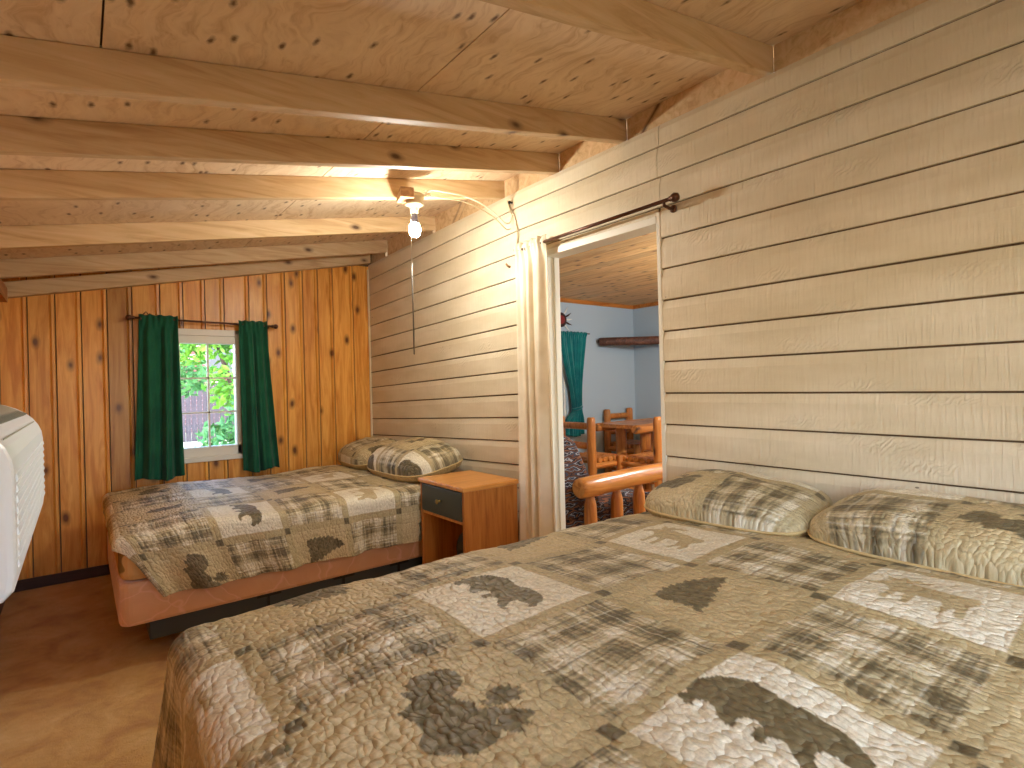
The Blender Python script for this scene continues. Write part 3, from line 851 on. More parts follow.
# ------------------------------------------------------------------ nightstand
ns = thing('nightstand', 'small oak nightstand with one dark drawer between the two beds', 'nightstand', (1.80, 2.67, 0))
NX0, NX1, NY0, NY1, NZ = 1.58, 1.945, 2.435, 2.905, .68
m = M(); m.box(NX0 - .012, NX1, NY0 - .012, NY1 + .010, NZ - .026, NZ); m.build('tabletop', OAKX, ns, bevel=.006)
for y in (NY0, NY1 - .02):
    m = M(); m.box(NX0, NX1 - .005, y, y + .02, 0, NZ - .026, .3); m.build('side_panel', OAK, ns, bevel=.002)
m = M(); m.box(NX1 - .018, NX1 - .006, NY0 + .02, NY1 - .02, .02, NZ - .026, .6); m.build('back_panel', OAK, ns)
m = M(); m.box(NX0 + .006, NX1 - .02, NY0 + .02, NY1 - .02, NZ - .205, NZ - .19); m.build('drawer_rail', OAKX, ns)
dr = M(); dr.box(NX0 - .004, NX0 + .014, NY0 + .022, NY1 - .022, NZ - .186, NZ - .032); dr.box(NX0 + .014, NX1 - .06, NY0 + .035, NY1 - .035, NZ - .18, NZ - .06)
d = dr.build('drawer', DRAWER, ns, bevel=.003)
yc = (NY0 + NY1) / 2
k = M(); k.lathe([(.004, .0), (.007, -.002), (.009, -.006), (.006, -.010), (.006, -.014), (.013, -.020), (.014, -.026), (.008, -.031), (.001, -.032)], (NX0 - .004, yc, NZ - .105), 16, axis='x')
k.build('knob', BRASS, d)
wb = thing('dark_round_shape', 'black round-topped object under the nightstand drawer', 'bin', (1.715, 2.556, 0))  # stands for an unidentified dark shape under the drawer
m = M(); m.lathe([(.080, .002), (.084, .006), (.094, .30), (.094, .306)], (1.715, 2.556, 0), 32); m.build('shape_body', BLACK, wb)
m = M(); m.lathe([(.0965, .307), (.0965, .322), (.092, .350), (.080, .378), (.058, .402), (.030, .416), (.002, .420)], (1.715, 2.556, 0), 32); m.build('domed_top', BLACK, wb)

# ------------------------------------------------------------------ ceiling bulb
fx = thing('ceiling_light', 'bare lit bulb in a porcelain holder hanging under the ceiling beams', 'ceiling light', (1.40, 2.60, 2.24))
zc = raft_z(1.36)
m = M(); m.hexa([(1.29, 2.50, zc - .05), (1.36, 2.49, zc - .045), (1.42, 2.655, zc - .025), (1.345, 2.655, zc - .03), (1.29, 2.50, zc + .0), (1.36, 2.49, zc + .005), (1.42, 2.655, zc + .005), (1.345, 2.655, zc - .0)]); m.build('mounting_block', BLOCKW, fx)
bx, by = 1.40, 2.565
m = M(); m.lathe([(.052, 2.225), (.052, 2.205), (.045, 2.196), (.040, 2.178), (.052, 2.172), (.030, 2.166), (.022, 2.150), (.022, 2.128), (.018, 2.124)], (bx, by, 0), 24); m.build('socket', CERAMIC, fx)
m = M(); m.lathe([(.0145, 2.126), (.016, 2.115), (.017, 2.098), (.022, 2.080), (.023, 2.074)], (bx, by, 0), 20); m.build('bulb_collar', BULBBASE, fx)
m = M(); m.lathe([(.022, 2.074), (.027, 2.062), (.031, 2.046), (.031, 2.032), (.026, 2.016), (.016, 2.006), (.004, 2.002)], (bx, by, 0), 20); m.build('bulb', BULB, fx)
m = M(); m.tube([(bx - .024, by - .01, 2.150), (bx - .030, by - .014, 2.142), (bx - .031, by - .015, 2.10), (bx - .030, by - .015, 1.86)], .0024, 8); m.build('pull_cord', CORD, fx)
m = M(); m.tube([(bx - .030, by - .015, 1.86), (bx - .029, by - .014, 1.62), (bx - .029, by - .014, 1.392), (bx - .029, by - .014, 1.385)], [.003, .0035, .004, .002], 8); m.build('cord_tail', CORDDK, fx)

# cable from the lamp to the wall and down it
cb = thing('electric_cord', 'thin electric cord running from the bulb down the siding beside the curtain', 'cord', (XW, 2.5, 2.2))
m = M(); P_ = [(1.43, 2.55, 2.20), (1.48, 2.54, 2.255), (1.56, 2.53, 2.262), (1.70, 2.54, 2.268), (1.83, 2.55, 2.25), (1.93, 2.55, 2.205), (1.985, 2.548, 2.17), (2.02, 2.545, 2.175), (2.034, 2.54, 2.215), (2.037, 2.53, 2.225), (2.04, 2.52, 2.19), (2.042, 2.505, 2.13)]
def smooth_path(P, n=6):
    P = [Vector(p) for p in P]; out = []
    for i in range(len(P) - 1):
        p0 = P[max(i - 1, 0)]; p1 = P[i]; p2 = P[i + 1]; p3 = P[min(i + 2, len(P) - 1)]
        for k in range(n):
            t = k / n
            out.append(.5 * ((2 * p1) + (p2 - p0) * t + (2 * p0 - 5 * p1 + 4 * p2 - p3) * t * t + (3 * p1 - p0 - 3 * p2 + p3) * t ** 3))
    return out + [P[-1]]
m.tube(smooth_path(P_), .0042, 8); m.build('white_lead', CABLE, cb)
m = M(); m.tube(smooth_path([(1.43, 2.555, 2.205), (1.47, 2.56, 2.235), (1.52, 2.60, 2.255), (1.50, 2.615, 2.285), (1.49, 2.62, 2.25), (1.55, 2.58, 2.245), (1.72, 2.56, 2.245), (1.9, 2.56, 2.2), (2.0, 2.56, 2.14), (2.03, 2.55, 2.14)]), .0032, 8); m.build('twisted_lead', CABLEDK, cb)
m = M(); m.tube(smooth_path([(2.042, 2.585, 2.32), (2.042, 2.56, 2.25), (2.042, 2.515, 2.17), (2.042, 2.497, 2.10), (2.042, 2.512, 2.01), (2.042, 2.510, 1.9), (2.042, 2.516, 1.7), (2.042, 2.524, 1.45), (2.042, 2.520, 1.3), (2.042, 2.528, 1.165)]), .0042, 8); m.build('wall_run', CABLEDK, cb)
m = M(); m.lathe([(.016, 0), (.017, -.008), (.011, -.018), (.004, -.024)], (XW, 2.518, 2.01), 14, axis='x'); m.build('cable_clip', BRONZE, cb)
m = M(); m.lathe([(.006, 0), (.006, -.012), (.011, -.016), (.008, -.024), (.001, -.025)], (XW, 2.555, 2.30), 12, axis='x'); m.build('nail_clip', BLACK, cb)
m = M(); m.tube([(XW, 2.590, 1.925), (XW - .02, 2.588, 1.928), (XW - .034, 2.583, 1.938)], [.008, .007, .006], 10)
tag(m.build('wooden_peg', BLOCKW, loc=(XW, 2.59, 1.925)), 'tiny wooden peg sticking out of the siding beside the cable clip', 'peg')

# ------------------------------------------------------------------ curtains
def curtain(name, x0, x1, bx0, bx1, z0, z1, y, mat, label, group, folds, depth=.03, ruffle=.03, axis='x', rodz=None, seed=0, parent=None, bunch=None):
    """gathered panel hung on a rod pocket; bunch=(z,width) gathers it at a tie"""
    nu, nv = 150, 70
    u = np.linspace(0, 1, nu); v = np.linspace(0, 1, nv)
    U, V = np.meshgrid(u, v, indexing='ij')
    ztop = z1 + ruffle
    Z = ztop + (z0 - ztop) * V
    tt = np.clip((z1 - Z) / (z1 - z0), 0, 1)
    e = tt ** 1.1
    a = x0 + (bx0 - x0) * e; b = x1 + (bx1 - x1) * e
    if bunch:
        zb, cx, wd = bunch
        g_ = np.exp(-((Z - zb) / .16) ** 2)
        g2 = np.where(Z < zb, np.exp(-((Z - zb) / .09) ** 2), np.exp(-((Z - zb) / .55) ** 2))
        a = a + (cx - wd - a) * g2; b = b + (cx + wd - b) * g2
    warp = U + .035 * np.sin(U * 9 + seed) + .02 * np.sin(V * 4 + seed + U * 5)
    X = a + (b - a) * U
    amp = depth * (.45 + .75 * tt)
    D = amp * (np.sin(warp * folds * 2 * PI) * .6 + .3 * np.sin(warp * folds * 4.4 * PI + 1 + seed) + .25 * np.sin(warp * folds * PI * .9 + seed))
    fine = (z1 - .012 < Z)
    hemtop = np.clip((Z - (z1 - .10)) / .1, 0, 1)
    D = D * (1 - .65 * hemtop) + hemtop * .007 * np.sin(U * folds * 5.2 * PI + seed)
    D = D - .014 * np.exp(-((Z - z1) / .022) ** 2)
    Z = Z + .004 * np.sin(U * folds * 3.1 * PI + seed) * np.clip(1 - V / .02, 0, 1) + .012 * np.sin(U * 7 + seed) * (V > .9) * (V - .9) * 10
    if axis == 'x': P = np.stack([X, y + D, Z], -1)
    else: P = np.stack([y + D, X, Z], -1)
    ob = grid_object(name, P, mat, parent=parent, loc=(x0, y, z1) if axis == 'x' else (y, x0, z1))
    md = ob.modifiers.new('solid', 'SOLIDIFY'); md.thickness = .0035; md.offset = 0
    if parent is None: tag(ob, label, 'curtain', group)
    return ob
RY = YF - .075
curtain('curtain', .335, .565, .290, .585, .615, 1.735, RY, GREEN, 'dark green curtain left of the small window on the pine wall', 'green window curtains', 2.6, .045, seed=.4)
curtain('curtain', .965, 1.165, .975, 1.240, .600, 1.725, RY, GREEN, 'dark green curtain right of the small window on the pine wall', 'green window curtains', 2.5, .042, seed=2.1)
rd = thing('curtain_rod', 'dark bronze curtain rod with scrolled ends above the small window', 'curtain rod', (.76, RY, 1.735))
m = M(); m.tube([(.31, RY, 1.742), (1.20, RY, 1.722)], .0075, 12); m.build('rod', BRONZE, rd)
for (x, s, z) in ((.31, -1, 1.742), (1.20, 1, 1.722)):
    m = M(); m.lathe([(.008, 0), (.013, .006 * s), (.009, .014 * s), (.017, .026 * s), (.019, .036 * s), (.012, .047 * s), (.002, .052 * s)] if s > 0 else [(.002, -.052), (.012, -.047), (.019, -.036), (.017, -.026), (.009, -.014), (.013, -.006), (.008, 0)], (x, RY, z), 14, axis='x'); m.build('finial', BRONZE, rd)
for (x, z) in ((.345, 1.741), (1.175, 1.722)):
    m = M(); m.tube([(x, YF, z - .01), (x, YF - .03, z - .02), (x, RY - .004, z - .012), (x, RY - .008, z)], .006, 10); m.build('bracket', BRONZE, rd)
m = M(); m.tube([(.36, RY - .012, 1.765), (.375, RY - .014, 1.785), (.39, RY - .012, 1.765), (.40, RY - .012, 1.775)], .004, 8); m.build('scroll', BRONZE, rd)

curtain('curtain', 2.195, 2.440, 2.188, 2.448, .03, 1.985, XW - .066, LINEN, 'long cream curtain drawn to the left side of the doorway', None, 3.0, .040, .035, axis='y', seed=1.2)
rd = thing('curtain_rod', 'thin brown curtain rod mounted above the open doorway', 'curtain rod', (XW - .066, 1.9, 1.985))
RX = XW - .066
m = M(); m.tube([(RX, 1.395, 1.988), (RX, 2.43, 1.980)], .0085, 12); m.build('rod', BRONZE, rd)
m = M(); m.lathe([(.002, -.038), (.016, -.032), (.021, -.018), (.017, -.006), (.009, .0), (.012, .006), (.008, .012)], (RX, 1.395, 1.988), 16, axis='y'); m.build('finial', BRONZE, rd)
for y in (1.43, 2.36):
    m = M(); m.tube([(XW, y, 1.965), (XW - .03, y, 1.962), (RX, y, 1.967), (RX - .006, y, 1.98)], .007, 10); m.lathe([(.017, 0), (.017, -.006), (.008, -.010)], (XW, y, 1.965), 14, axis='x'); m.build('bracket', BRONZE, rd)

# ------------------------------------------------------------------ wall heater / air conditioner at the left
ac = thing('wall_air_conditioner', 'white ribbed wall air conditioner cut off by the left edge of the photo', 'air conditioner', (XL, 1.95, .83))
AY0, AY1, AF = 1.40, 2.49, -.10
prof = [(XL, .845), (AF - .05, .825), (AF - .02, .832), (AF - .004, .85), (AF, .88), (AF, 1.075)]
for k in range(1, 9):
    a = PI / 2 * k / 8; prof.append((AF - .15 + .15 * math.cos(a), 1.075 + .125 * math.sin(a)))
prof += [(XL, 1.20)]
m = M(); m.prism(prof, AY0, AY1, 'y', smooth=False); m.build('casing', PLASTIC, ac, bevel=.012)
m = M()
for k in range(9):
    z = .885 + k * .021
    m.prism([(AF + .0015, z), (AF + .0035, z + .004), (AF + .0015, z + .014), (AF - .004, z + .014), (AF - .004, z)], AY0 + .05, AY1 - .03, 'y')
m.build('front_louvre', PLASTIC, ac)
m = M()
a0, a1 = math.radians(42), math.radians(80)
m.prism([(AF - .15 + .152 * math.cos(a0 + (a1 - a0) * k / 6), 1.075 + .127 * math.sin(a0 + (a1 - a0) * k / 6)) for k in range(7)] + [(AF - .15 + .13 * math.cos(a1), 1.075 + .105 * math.sin(a1)), (AF - .15 + .13 * math.cos(a0), 1.075 + .105 * math.sin(a0))], AY0 + .06, AY1 - .10, 'y')
gr = m.build('air_outlet', GRILLE, ac)
m = M()
for k in range(26):
    y = AY0 + .08 + k * .0345
    m.hexa([(AF - .15 + .150 * math.cos(a1), y, 1.075 + .125 * math.sin(a1)), (AF - .15 + .150 * math.cos(a0), y + .02, 1.075 + .125 * math.sin(a0)), (AF - .15 + .150 * math.cos(a0), y + .026, 1.075 + .125 * math.sin(a0)), (AF - .15 + .150 * math.cos(a1), y + .006, 1.075 + .125 * math.sin(a1)),
            (AF - .15 + .158 * math.cos(a1), y, 1.075 + .133 * math.sin(a1)), (AF - .15 + .158 * math.cos(a0), y + .02, 1.075 + .133 * math.sin(a0)), (AF - .15 + .158 * math.cos(a0), y + .026, 1.075 + .133 * math.sin(a0)), (AF - .15 + .158 * math.cos(a1), y + .006, 1.075 + .133 * math.sin(a1))])
m.build('vane', plain('grille slat', srgb(112, 108, 94), .5), gr)
m = M(); m.box(AF - .15 + .151 * math.cos(.5), AF - .15 + .1525 * math.cos(.5) , AY0 + .05, AY1 - .12, 1.075 + .126 * math.sin(.5), 1.075 + .126 * math.sin(.5) + .003); m.build('panel_joint', GRILLE, ac)

# ------------------------------------------------------------------ the other room through the doorway
X2, Z2 = 5.70, 2.20
w = M()
OW0, OW1, OWZ0, OWZ1 = 3.72, 4.46, .72, 1.72
for a in [(XW + .097, OW0, 0, 2.3), (OW1, X2, 0, 2.3), (OW0, OW1, 0, OWZ0), (OW0, OW1, OWZ1, 2.3)]:
    w.box(a[0], a[1], YF, YF + .11, a[2], a[3])
structure(w.build('wall_far_room', BLUEWALL))
w = M()
SY0, SY1 = .3, 2.6
for a in [(YB, SY0, 0, 2.3), (SY1, YF + .1, 0, 2.3), (SY0, SY1, 0, .8), (SY0, SY1, 1.95, 2.3)]:
    w.box(X2, X2 + .1, a[0], a[1], a[2], a[3])
structure(w.build('wall_end_room', BLUEWALL))
w = M(); w.box(XW + .097, X2 + .1, YB - .1, YB, 0, 2.3)
structure(w.build('wall_back_room', BLUEWALL))
CPINE = mat_wood('pine plank ceiling', srgb(216, 170, 112), srgb(176, 126, 72), srgb(230, 190, 136), 'y', .8, .5, .6, knotscale=6)
w = M()
xx = XW + .09
while xx < X2:
    w.box(xx + .002, xx + .125, YB - .1, YF + .1, Z2, Z2 + .02, random.random()); xx += .127
w.box(XW + .085, X2 + .1, YB - .1, YF + .1, Z2 + .008, Z2 + .05)
structure(w.build('ceiling_room', CPINE))
w = M(); w.box(XW + .1, X2, YF - .02, YF, Z2 - .045, Z2, .4); w.box(X2 - .02, X2, YB, YF - .02, Z2 - .045, Z2, .7)
structure(w.build('trim_6', LOGX))
window('window_2', OW0, OW1, OWZ0, OWZ1, YF + .05, .04, 2, 3, foot=.05)
window('window_3', SY0, SY1, .8, 1.95, X2 + .05, .04, 2, 2, foot=.05, axis='y')  # unseen window added to bring sky light into the next room
window('window_4', LWY0, LWY1, .85, 1.75, XL - .05, .04, 2, 2, foot=.05, axis='y')
window('window_5', -.2, 1.1, .85, 1.90, YB - .05, .04, 2, 2, foot=.05)

curtain('curtain', 4.30, 4.76, 4.36, 4.66, .60, 1.79, YF - .07, TEAL, 'teal curtain tied back beside a window in the next room', None, 5, .03, .02, seed=.9, bunch=(.90, 4.565, .075))
tb = M(); tb.tube([(4.49 + .15 * k / 10, YF - .07 - .05 * math.sin(PI * k / 10), .905 + .03 * k / 10) for k in range(11)], .016, 8); tag(tb.build('curtain_tieback', TEAL, loc=(4.56, YF - .07, .9)), 'teal tieback band gathering the teal curtain', 'tieback')
rt = M(); rt.tube([(3.6, YF - .07, 1.795), (4.80, YF - .07, 1.795)], .008, 10)
tag(rt.build('curtain_rod', BRONZE, loc=(4.2, YF - .07, 1.795)), 'slim curtain rod holding the teal curtain in the next room', 'curtain rod')

# wall ornament: round shield with feather points
orn = thing('wall_ornament', 'small round red and black wall ornament with white feather points', 'wall ornament', (4.40, YF, 1.95))
RED = plain('dark red paint', srgb(140, 40, 36), .6); WF = plain('white feather', srgb(226, 224, 216), .7); DKB = plain('dark brown hide', srgb(60, 38, 30), .7)
m = M(); m.lathe([(.085, 0), (.085, -.012), (.055, -.016)], (4.40, YF - .001, 1.95), 24, axis='y'); m.build('shield', DKB, orn)
m = M(); m.lathe([(.05, -.016), (.05, -.022), (.02, -.025)], (4.40, YF - .001, 1.95), 20, axis='y'); m.build('centre_disc', RED, orn)
for k, a in enumerate([-.75, -.3, .1, .5, .95, 2.4, 2.9, -2.5]):
    m = M(); c_, s_ = math.cos(a), math.sin(a); L = .19 if k < 5 else .13
    p0 = Vector((4.40 + .07 * c_, YF - .012, 1.95 + .07 * s_)); p1 = Vector((4.40 + L * c_, YF - .010, 1.95 + L * s_)); n_ = Vector((-s_, 0, c_)) * .016
    m.hexa([p0 - n_ * .6, p0.lerp(p1, .45) - n_, p1, p0 + n_ * .6, p0 - n_ * .6 + Vector((0, .005, 0)), p0.lerp(p1, .45) - n_ + Vector((0, .005, 0)), p1 + Vector((0, .005, 0)), p0 + n_ * .6 + Vector((0, .005, 0))])
    m.build('feather', WF if k % 2 == 0 else DKB, orn)

# corner shelf made of a half log
BARK = mat_wood('dark bark edge', srgb(86, 52, 40), srgb(54, 30, 24), srgb(120, 84, 66), 'x', .5, .6)
sh = thing('corner_shelf', 'dark bark-edged log shelf across the corner of the next room', 'shelf', (5.5, 4.4, 1.70))
m = M(); m.prism([(5.02, YF - .005), (X2 - .005, 3.95), (X2 - .005, YF - .005)], 1.70, 1.735, 'z'); m.build('shelf_board', BARK, sh)
m = M(); m.log((4.995, YF - .045, 1.705), (X2 - .04, 3.93, 1.705), .052, .05, seed=3); m.build('bark_edge', BARK, sh)

# log sofa
FUT = N('southwest woven upholstery')
co = FUT.coord((1, 1, 1))
wv = FUT.n('ShaderNodeTexWave', bands_direction='Z'); wv.inputs['Scale'].default_value = 5; wv.inputs['Distortion'].default_value = 2.5; wv.inputs['Detail Scale'].default_value = 4
FUT.l(co, wv.inputs['Vector'])
vo = FUT.n('ShaderNodeTexVoronoi', feature='F1', distance='MANHATTAN'); vo.inputs['Scale'].default_value = 6; FUT.l(co, vo.inputs['Vector'])
fc = FUT.ramp(FUT.math('FRACT', FUT.math('ADD', wv.outputs[0], vo.outputs['Distance'])), [(0, srgb(52, 36, 34)), (.2, srgb(96, 58, 40)), (.34, srgb(58, 62, 74)), (.5, srgb(150, 146, 146)), (.6, srgb(40, 34, 38)), (.8, srgb(124, 78, 50)), (1, srgb(46, 44, 54))], 'CONSTANT')
FUT = FUT.done(fc, .85, spec=.2)
so = thing('log_sofa', 'log framed sofa with dark patterned cushions just beyond the doorway', 'sofa', (2.7, 3.1, 0))
m = M(); m.log((2.325, 2.335, .585), (3.30, 2.335, .60), .063, .058, seed=1, n=18); m.build('arm_rail', LOGX, so)
for k, x in enumerate((2.425, 2.665, 2.885)):
    m = M(); m.tube([(x, 2.335, 0), (x, 2.335, .40), (x, 2.335, .475), (x, 2.335, .54), (x, 2.335, .57)], [.042, .040, .038, .022, .018], 14, tint=.2 + .3 * k); m.build('arm_spindle', LOGM, so)
for (x, y) in ((3.22, 2.335), (2.27, 4.0), (3.22, 4.0)):
    m = M(); m.log((x, y, 0), (x, y, .56), .055, .05, seed=x + y); m.build('leg', LOGM, so)
m = M(); m.log((2.20, 4.0, .585), (3.30, 4.0, .60), .068, .062, seed=2, n=18); m.build('arm_rail', LOGX, so)
m = M(); m.log((2.30, 2.335, .14), (3.20, 2.335, .14), .04, .04, seed=5); m.log((3.2, 2.36, .22), (3.2, 3.98, .22), .05, .05, seed=6); m.build('lower_rail', LOGX, so)
def soft(prof, y0, y1):
    m = M(); m.prism(prof, y0, y1, 'y', smooth=False); return m
soft([(2.24, .42), (2.20, .70), (2.21, .86), (2.26, .90), (2.34, .895), (2.40, .85), (2.47, .72), (2.56, .56), (2.62, .42), (2.60, .38), (2.3, .38)], 2.415, 3.93).build('back_cushion', FUT, so, bevel=.03)
soft([(2.30, .24), (2.30, .38), (2.62, .40), (3.2, .42), (3.26, .38), (3.26, .27), (3.2, .24)], 2.41, 3.94).build('seat_cushion', FUT, so, bevel=.03)

# log dining set
def log_chair(label):
    """faces +x, origin under the seat; returns root"""
    r = thing('log_dining_chair', label, 'chair', (0, 0, 0), 'log dining chairs')
    for i, y in enumerate((-.21, .21)):
        m = M(); m.log((-.23, y, 0), (-.23, y, .88), .046, .043, seed=i + 2, tint=.3 + .2 * i, round_end=.6); m.build('back_post', LOGM, r)
        m = M(); m.log((.23, y, 0), (.23, y, .49), .042, .040, seed=i + 5, tint=.6 + .1 * i, round_end=.6); m.build('front_leg', LOGM, r)
        m = M(); m.log((-.23, y, .40), (.23, y, .40), .030, .030, seed=i + 8); m.log((-.23, y, .16), (.23, y, .16), .020, .020, seed=i + 9); m.build('side_rail', LOGX, r)
    for i, z in enumerate((.60, .79)):
        m = M(); m.log((-.23, -.21, z), (-.23, .21, z), .034, .034, seed=i + 11); m.build('back_rung', LOGM, r)
    m = M()
    for i in range(6):
        x = -.19 + i * .075; m.log((x, -.22, .452), (x, .22, .452), .030, .030, seed=i + 14, tint=i * .13)
    m.build('seat', LOGX, r)
    return r
def dup(src, loc, rz, label):
    r = src.copy(); COL.objects.link(r); r.location = loc; r.rotation_euler = (0, 0, rz); r['label'] = label
    for ch in list(src.children):
        c = ch.copy(); COL.objects.link(c); c.parent = r
    return r
chair = log_chair('log dining chair left of the log table, seen side on')
chair.location = (4.10, 3.90, 0)
dup(chair, (4.45, 3.42, 0), PI / 2, 'log dining chair with its back to the doorway, right of the others')
dup(chair, (5.30, 4.35, 0), -PI / 2, 'log dining chair behind the log table near the room corner')
tbl = thing('log_table', 'log dining table with thick round legs in the next room', 'table', (5.0, 3.95, 0))
m = M()
m.log((4.50, 3.68, .715), (5.50, 3.68, .715), .048, .048, seed=21); m.log((4.50, 4.22, .715), (5.50, 4.22, .715), .048, .048, seed=22)
m.build('edge_log', LOGX, tbl)
m = M()
for i in range(4): m.box(4.54, 5.46, 3.72 + i * .118, 3.72 + i * .118 + .115, .715, .755, i * .22)
m.build('tabletop', LOGX, tbl)
for (x, y) in ((4.80, 3.78), (5.30, 3.78), (4.80, 4.12), (5.30, 4.12)):
    m = M(); m.log((x, y, 0), (x, y, .70), .062, .058, seed=x + y); m.build('leg', LOGM, tbl)

# ------------------------------------------------------------------ outside the small window
GRD = N('pale dry yard'); gco = GRD.coord((1, 1, 1))
gc = GRD.ramp(GRD.noise(gco, .8, 4, .6), [(.4, srgb(214, 206, 190)), (.6, srgb(178, 190, 130))])
GRD = GRD.done(gc, .9)
gm = M(); gm.box(-30, 30, YF + .12, 45, -.32, -.2); gm.box(XL - 14, XL - .13, -12, YF + .12, -.32, -.2); gm.box(5.9, 20, -12, YF + .12, -.32, -.2); gm.box(XL - .13, 5.9, -14, YB - .12, -.32, -.2)
structure(gm.build('ground', GRD))
FENW = mat_wood('weathered fence board', srgb(76, 68, 74), srgb(56, 50, 56), srgb(92, 84, 90), 'z', 0, .9)
fe = thing('fence', 'weathered grey board fence across the yard outside the small window', 'fence', (2.5, 18, -.2))
m = M(); x = -3.0
while x < 8:
    m.box(x, x + .135, 18, 18.02, -.2, 1.44 + random.random() * .03, random.random()); x += .145
m.build('fence_boards', FENW, fe)
m = M()
for z in (.2, 1.2): m.box(-3, 8, 18.02, 18.06, z, z + .09)
m.build('fence_rail', FENW, fe)
for x in (-2.9, -.4, 2.1, 4.6, 7.1):
    m = M(); m.box(x, x + .09, 18.06, 18.15, -.2, 1.44); m.build('fence_post', FENW, fe)
SHIN = N('rose shingle siding'); sco = SHIN.coord((1, 1, 1))
br = SHIN.n('ShaderNodeTexBrick'); br.inputs['Color1'].default_value = srgb(150, 84, 82); br.inputs['Color2'].default_value = srgb(134, 72, 72); br.inputs['Mortar'].default_value = srgb(196, 160, 154)
br.inputs['Scale'].default_value = 1.0; br.inputs['Mortar Size'].default_value = .025; br.inputs['Brick Width'].default_value = 2.0; br.inputs['Row Height'].default_value = .16
mpn = SHIN.n('ShaderNodeMapping'); mpn.inputs['Rotation'].default_value = (PI / 2, 0, 0); SHIN.l(sco, mpn.inputs[0]); SHIN.l(mpn.outputs[0], br.inputs['Vector'])
SHIN = SHIN.done(br.outputs[0], .8)
ROOFM = plain('brown roof', srgb(120, 88, 80), .9); DKW = plain('dark window glass', srgb(60, 64, 76), .15)
ho = thing('house', 'rose lap sided neighbouring house beyond the fence outside the small window', 'house', (3, 23, -.2))
m = M(); m.box(-4, 9, 22, 28, -.2, 4.2); m.build('wall', SHIN, ho)
m = M(); m.prism([(21.4, 4.1), (25, 6.2), (28.6, 4.1)], -4.4, 9.4, 'x'); m.build('roof', ROOFM, ho)
for x in (1.2, 3.55, 5.4):
    m = M(); m.box(x, x + .9, 21.94, 22.05, 1.7, 3.2); f_ = m.build('window_frame', WHITEW, ho)
    m = M(); m.box(x + .07, x + .83, 21.92, 21.95, 1.77, 3.13); m.build('pane', DKW, f_)
LEAF = []
for k, (a, b) in enumerate([(srgb(126, 178, 52), srgb(78, 138, 48)), (srgb(96, 152, 84), srgb(58, 116, 66))]):
    L_ = N('leaf green'); L_ = L_.done(L_.mix(L_.attr('tint'), a, b), .6, spec=.3); LEAF.append(L_)
TRUNK = plain('bark', srgb(92, 70, 62), .9)
def shrub(label, blobs, trunk, n, leafs, size, seed, group='shrubs outside the window'):
    rr = random.Random(seed)
    base = trunk[0][0]
    r = thing('shrub', label, 'shrub', base, group)
    m = M()
    for path in trunk: m.tube(smooth_path(path, 4), [.05 - .03 * i / (4 * (len(path) - 1)) for i in range(4 * (len(path) - 1) + 1)], 7)
    m.build('stem', TRUNK, r)
    m = M()
    for (c, rad, cnt) in blobs:
        for i in range(cnt):
            d = Vector((rr.gauss(0, 1), rr.gauss(0, 1), rr.gauss(0, 1))).normalized() * rr.random() ** .4
            p = Vector((c[0] + d.x * rad[0], c[1] + d.y * rad[1], c[2] + d.z * rad[2]))
            n_ = Vector((rr.gauss(0, 1), rr.gauss(0, 1) - .6, rr.gauss(0, 1) + .6)).normalized()
            t_ = n_.orthogonal().normalized(); t_.rotate(Matrix.Rotation(rr.random() * 6.28, 3, n_)); b_ = n_.cross(t_)
            s_ = size * (.6 + .8 * rr.random())
            m.add([p - t_ * s_, p + b_ * s_ * .45 - n_ * s_ * .15, p + t_ * s_, p - b_ * s_ * .45 - n_ * s_ * .15], [(0, 1, 2, 3)], rr.random())
    m.build('foliage', leafs, r)
    return r
shrub('leafy green shrub rising behind the right hand panes of the small window', [((2.05, 9.6, 2.25), (.75, .6, .6), 900), ((2.0, 9.5, 1.3), (.5, .5, .55), 500), ((1.35, 9.6, 2.0), (.4, .4, .4), 260)], [[(2.0, 9.5, -.2), (2.0, 9.5, .8), (1.7, 9.6, 2.0), (1.5, 9.6, 2.6)], [(2.0, 9.5, .6), (2.2, 9.5, 1.6), (2.3, 9.6, 2.5)]], 0, LEAF[0], .075, 3)
shrub('low spreading green shrub behind the bottom panes of the small window', [((1.5, 7.6, .66), (.42, .35, .22), 420), ((1.15, 7.5, .42), (.22, .2, .16), 130), ((1.75, 7.6, .95), (.3, .3, .3), 240)], [[(1.5, 7.6, -.2), (1.5, 7.6, .3), (1.6, 7.6, .8)]], 0, LEAF[1], .055, 5)
shrub('pale green shrub behind the left hand panes of the small window', [((1.45, 11.5, 1.55), (.5, .5, .45), 480)], [[(1.4, 11.5, -.2), (1.4, 11.5, 1.2), (1.3, 11.5, 2.0)]], 0, LEAF[1], .08, 9)

# ------------------------------------------------------------------ light, sky, camera
wd = bpy.data.worlds.new('sky'); sc.world = wd; wd.use_nodes = True
nt = wd.node_tree; bg = nt.nodes['Background']
sk = nt.nodes.new('ShaderNodeTexSky'); sk.sky_type = 'NISHITA'; sk.sun_disc = False; sk.sun_elevation = math.radians(50); sk.sun_rotation = math.radians(200)
nt.links.new(sk.outputs[0], bg.inputs[0]); bg.inputs[1].default_value = 1.7
sl = bpy.data.lights.new('sun', 'SUN'); sl.energy = 1.2; sl.angle = math.radians(1); sl.color = (1, .95, .88)
so_ = bpy.data.objects.new('sun', sl); COL.objects.link(so_); so_.rotation_euler = (math.radians(38), 0, math.radians(-20))
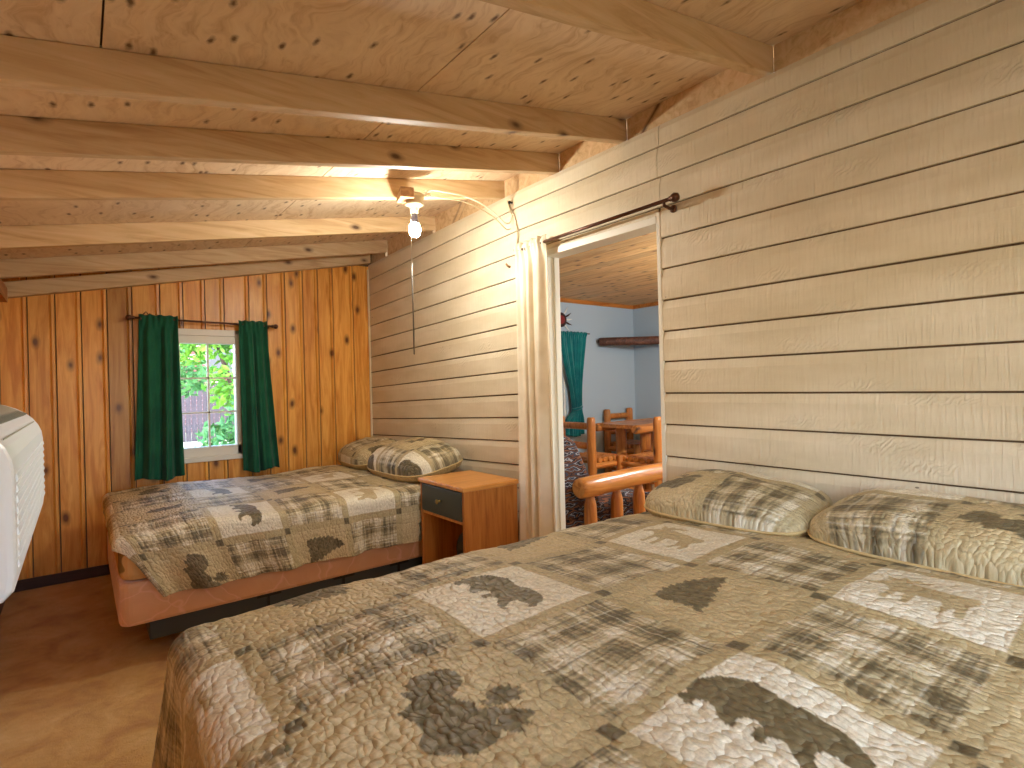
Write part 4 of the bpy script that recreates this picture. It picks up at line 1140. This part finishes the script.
# added fill lamps, out of view: one behind the camera, one next door
def globe(x, y, z, strength, colr, label):
    r = thing('fill_lamp', label, 'lamp', (x, y, z))
    m_ = N('added fill globe'); m_.b.inputs['Emission Color'].default_value = colr; m_.b.inputs['Emission Strength'].default_value = strength
    m = M(); m.lathe([(.001, -.26), (.05, -.25), (.09, -.22), (.11, -.17), (.11, -.12), (.09, -.07), (.055, -.04)], (x, y, z), 24); m.build('globe', m_.m, r)
    m = M(); m.lathe([(.06, -.045), (.07, -.03), (.075, 0)], (x, y, z), 20); m.build('fitting', WHITEP, r)
r = thing('fill_lamp', 'flat opal fill lamp added behind the photographer, out of view', 'lamp', (.9, -.95, ceil_z(.9)))
m_ = N('added fill disc'); m_.b.inputs['Emission Color'].default_value = (1, 1, .95, 1); m_.b.inputs['Emission Strength'].default_value = 68
zz = ceil_z(.9) - .035
m = M(); m.lathe([(.001, -.048), (.08, -.045), (.135, -.034), (.16, -.015)], (.9, -.95, zz), 32); m.build('fill_disc', m_.m, r)
m = M(); m.lathe([(.17, -.018), (.175, 0), (.12, .012)], (.9, -.95, zz), 32); m.build('fitting', WHITEP, r)
globe(4.0, 1.6, Z2 - .25, 290, (.92, .98, 1, 1), 'opal globe fill lamp added in the next room, out of view')
# portals so daylight through the openings is sampled well
def portal(name, loc, rot, sx, sy):
    L_ = bpy.data.lights.new(name, 'AREA'); L_.shape = 'RECTANGLE'; L_.size = sx; L_.size_y = sy; L_.cycles.is_portal = True
    o_ = bpy.data.objects.new(name, L_); COL.objects.link(o_); o_.location = loc; o_.rotation_euler = rot
portal('window_portal', (XL - .12, (LWY0 + LWY1) / 2, 1.3), (0, -PI / 2, 0), .9, LWY1 - LWY0)
portal('window_portal', (.45, YB - .12, 1.37), (PI / 2, 0, 0), 1.3, 1.05)
portal('window_portal', (X2 + .12, (SY0 + SY1) / 2, 1.37), (0, PI / 2, 0), 1.15, SY1 - SY0)
portal('window_portal', ((WX0 + WX1) / 2, YF + .12, 1.19), (-PI / 2, 0, 0), WX1 - WX0, WZ1 - WZ0)
portal('window_portal', ((OW0 + OW1) / 2, YF + .12, 1.22), (-PI / 2, 0, 0), OW1 - OW0, OWZ1 - OWZ0)

cam = bpy.data.cameras.new('camera'); co_ = bpy.data.objects.new('camera', cam); COL.objects.link(co_)
fpx = 549.0; rho = .025; th = math.atan2(433.2, 549.0)
Fw = Vector((math.sin(th), math.cos(th), 0)); Rt = Vector((math.cos(th), -math.sin(th), 0)); Zu = Vector((0, 0, 1))
cx_ = (Rt - rho * Zu).normalized(); cy_ = (Zu + rho * Rt).normalized(); cz_ = -Fw
co_.matrix_world = Matrix(((cx_.x, cy_.x, cz_.x, 0), (cx_.y, cy_.y, cz_.y, 0), (cx_.z, cy_.z, cz_.z, 1.22), (0, 0, 0, 1)))
cam.sensor_width = 36; cam.lens = 36 * fpx / 1024; cam.clip_start = .02; cam.clip_end = 200
sc.camera = co_

for o in bpy.data.objects:
    if '_o' in o: del o['_o']
sc.view_settings.view_transform = 'Standard'; sc.view_settings.look = 'None'
sc.view_settings.gamma = 1; sc.view_settings.use_curve_mapping = False
sc.view_settings.exposure = 0.2
cy = sc.cycles
cy.max_bounces = 12; cy.diffuse_bounces = 8; cy.glossy_bounces = 4; cy.transparent_max_bounces = 12
cy.sample_clamp_indirect = 6; cy.use_denoising = True; cy.caustics_reflective = False; cy.caustics_refractive = False
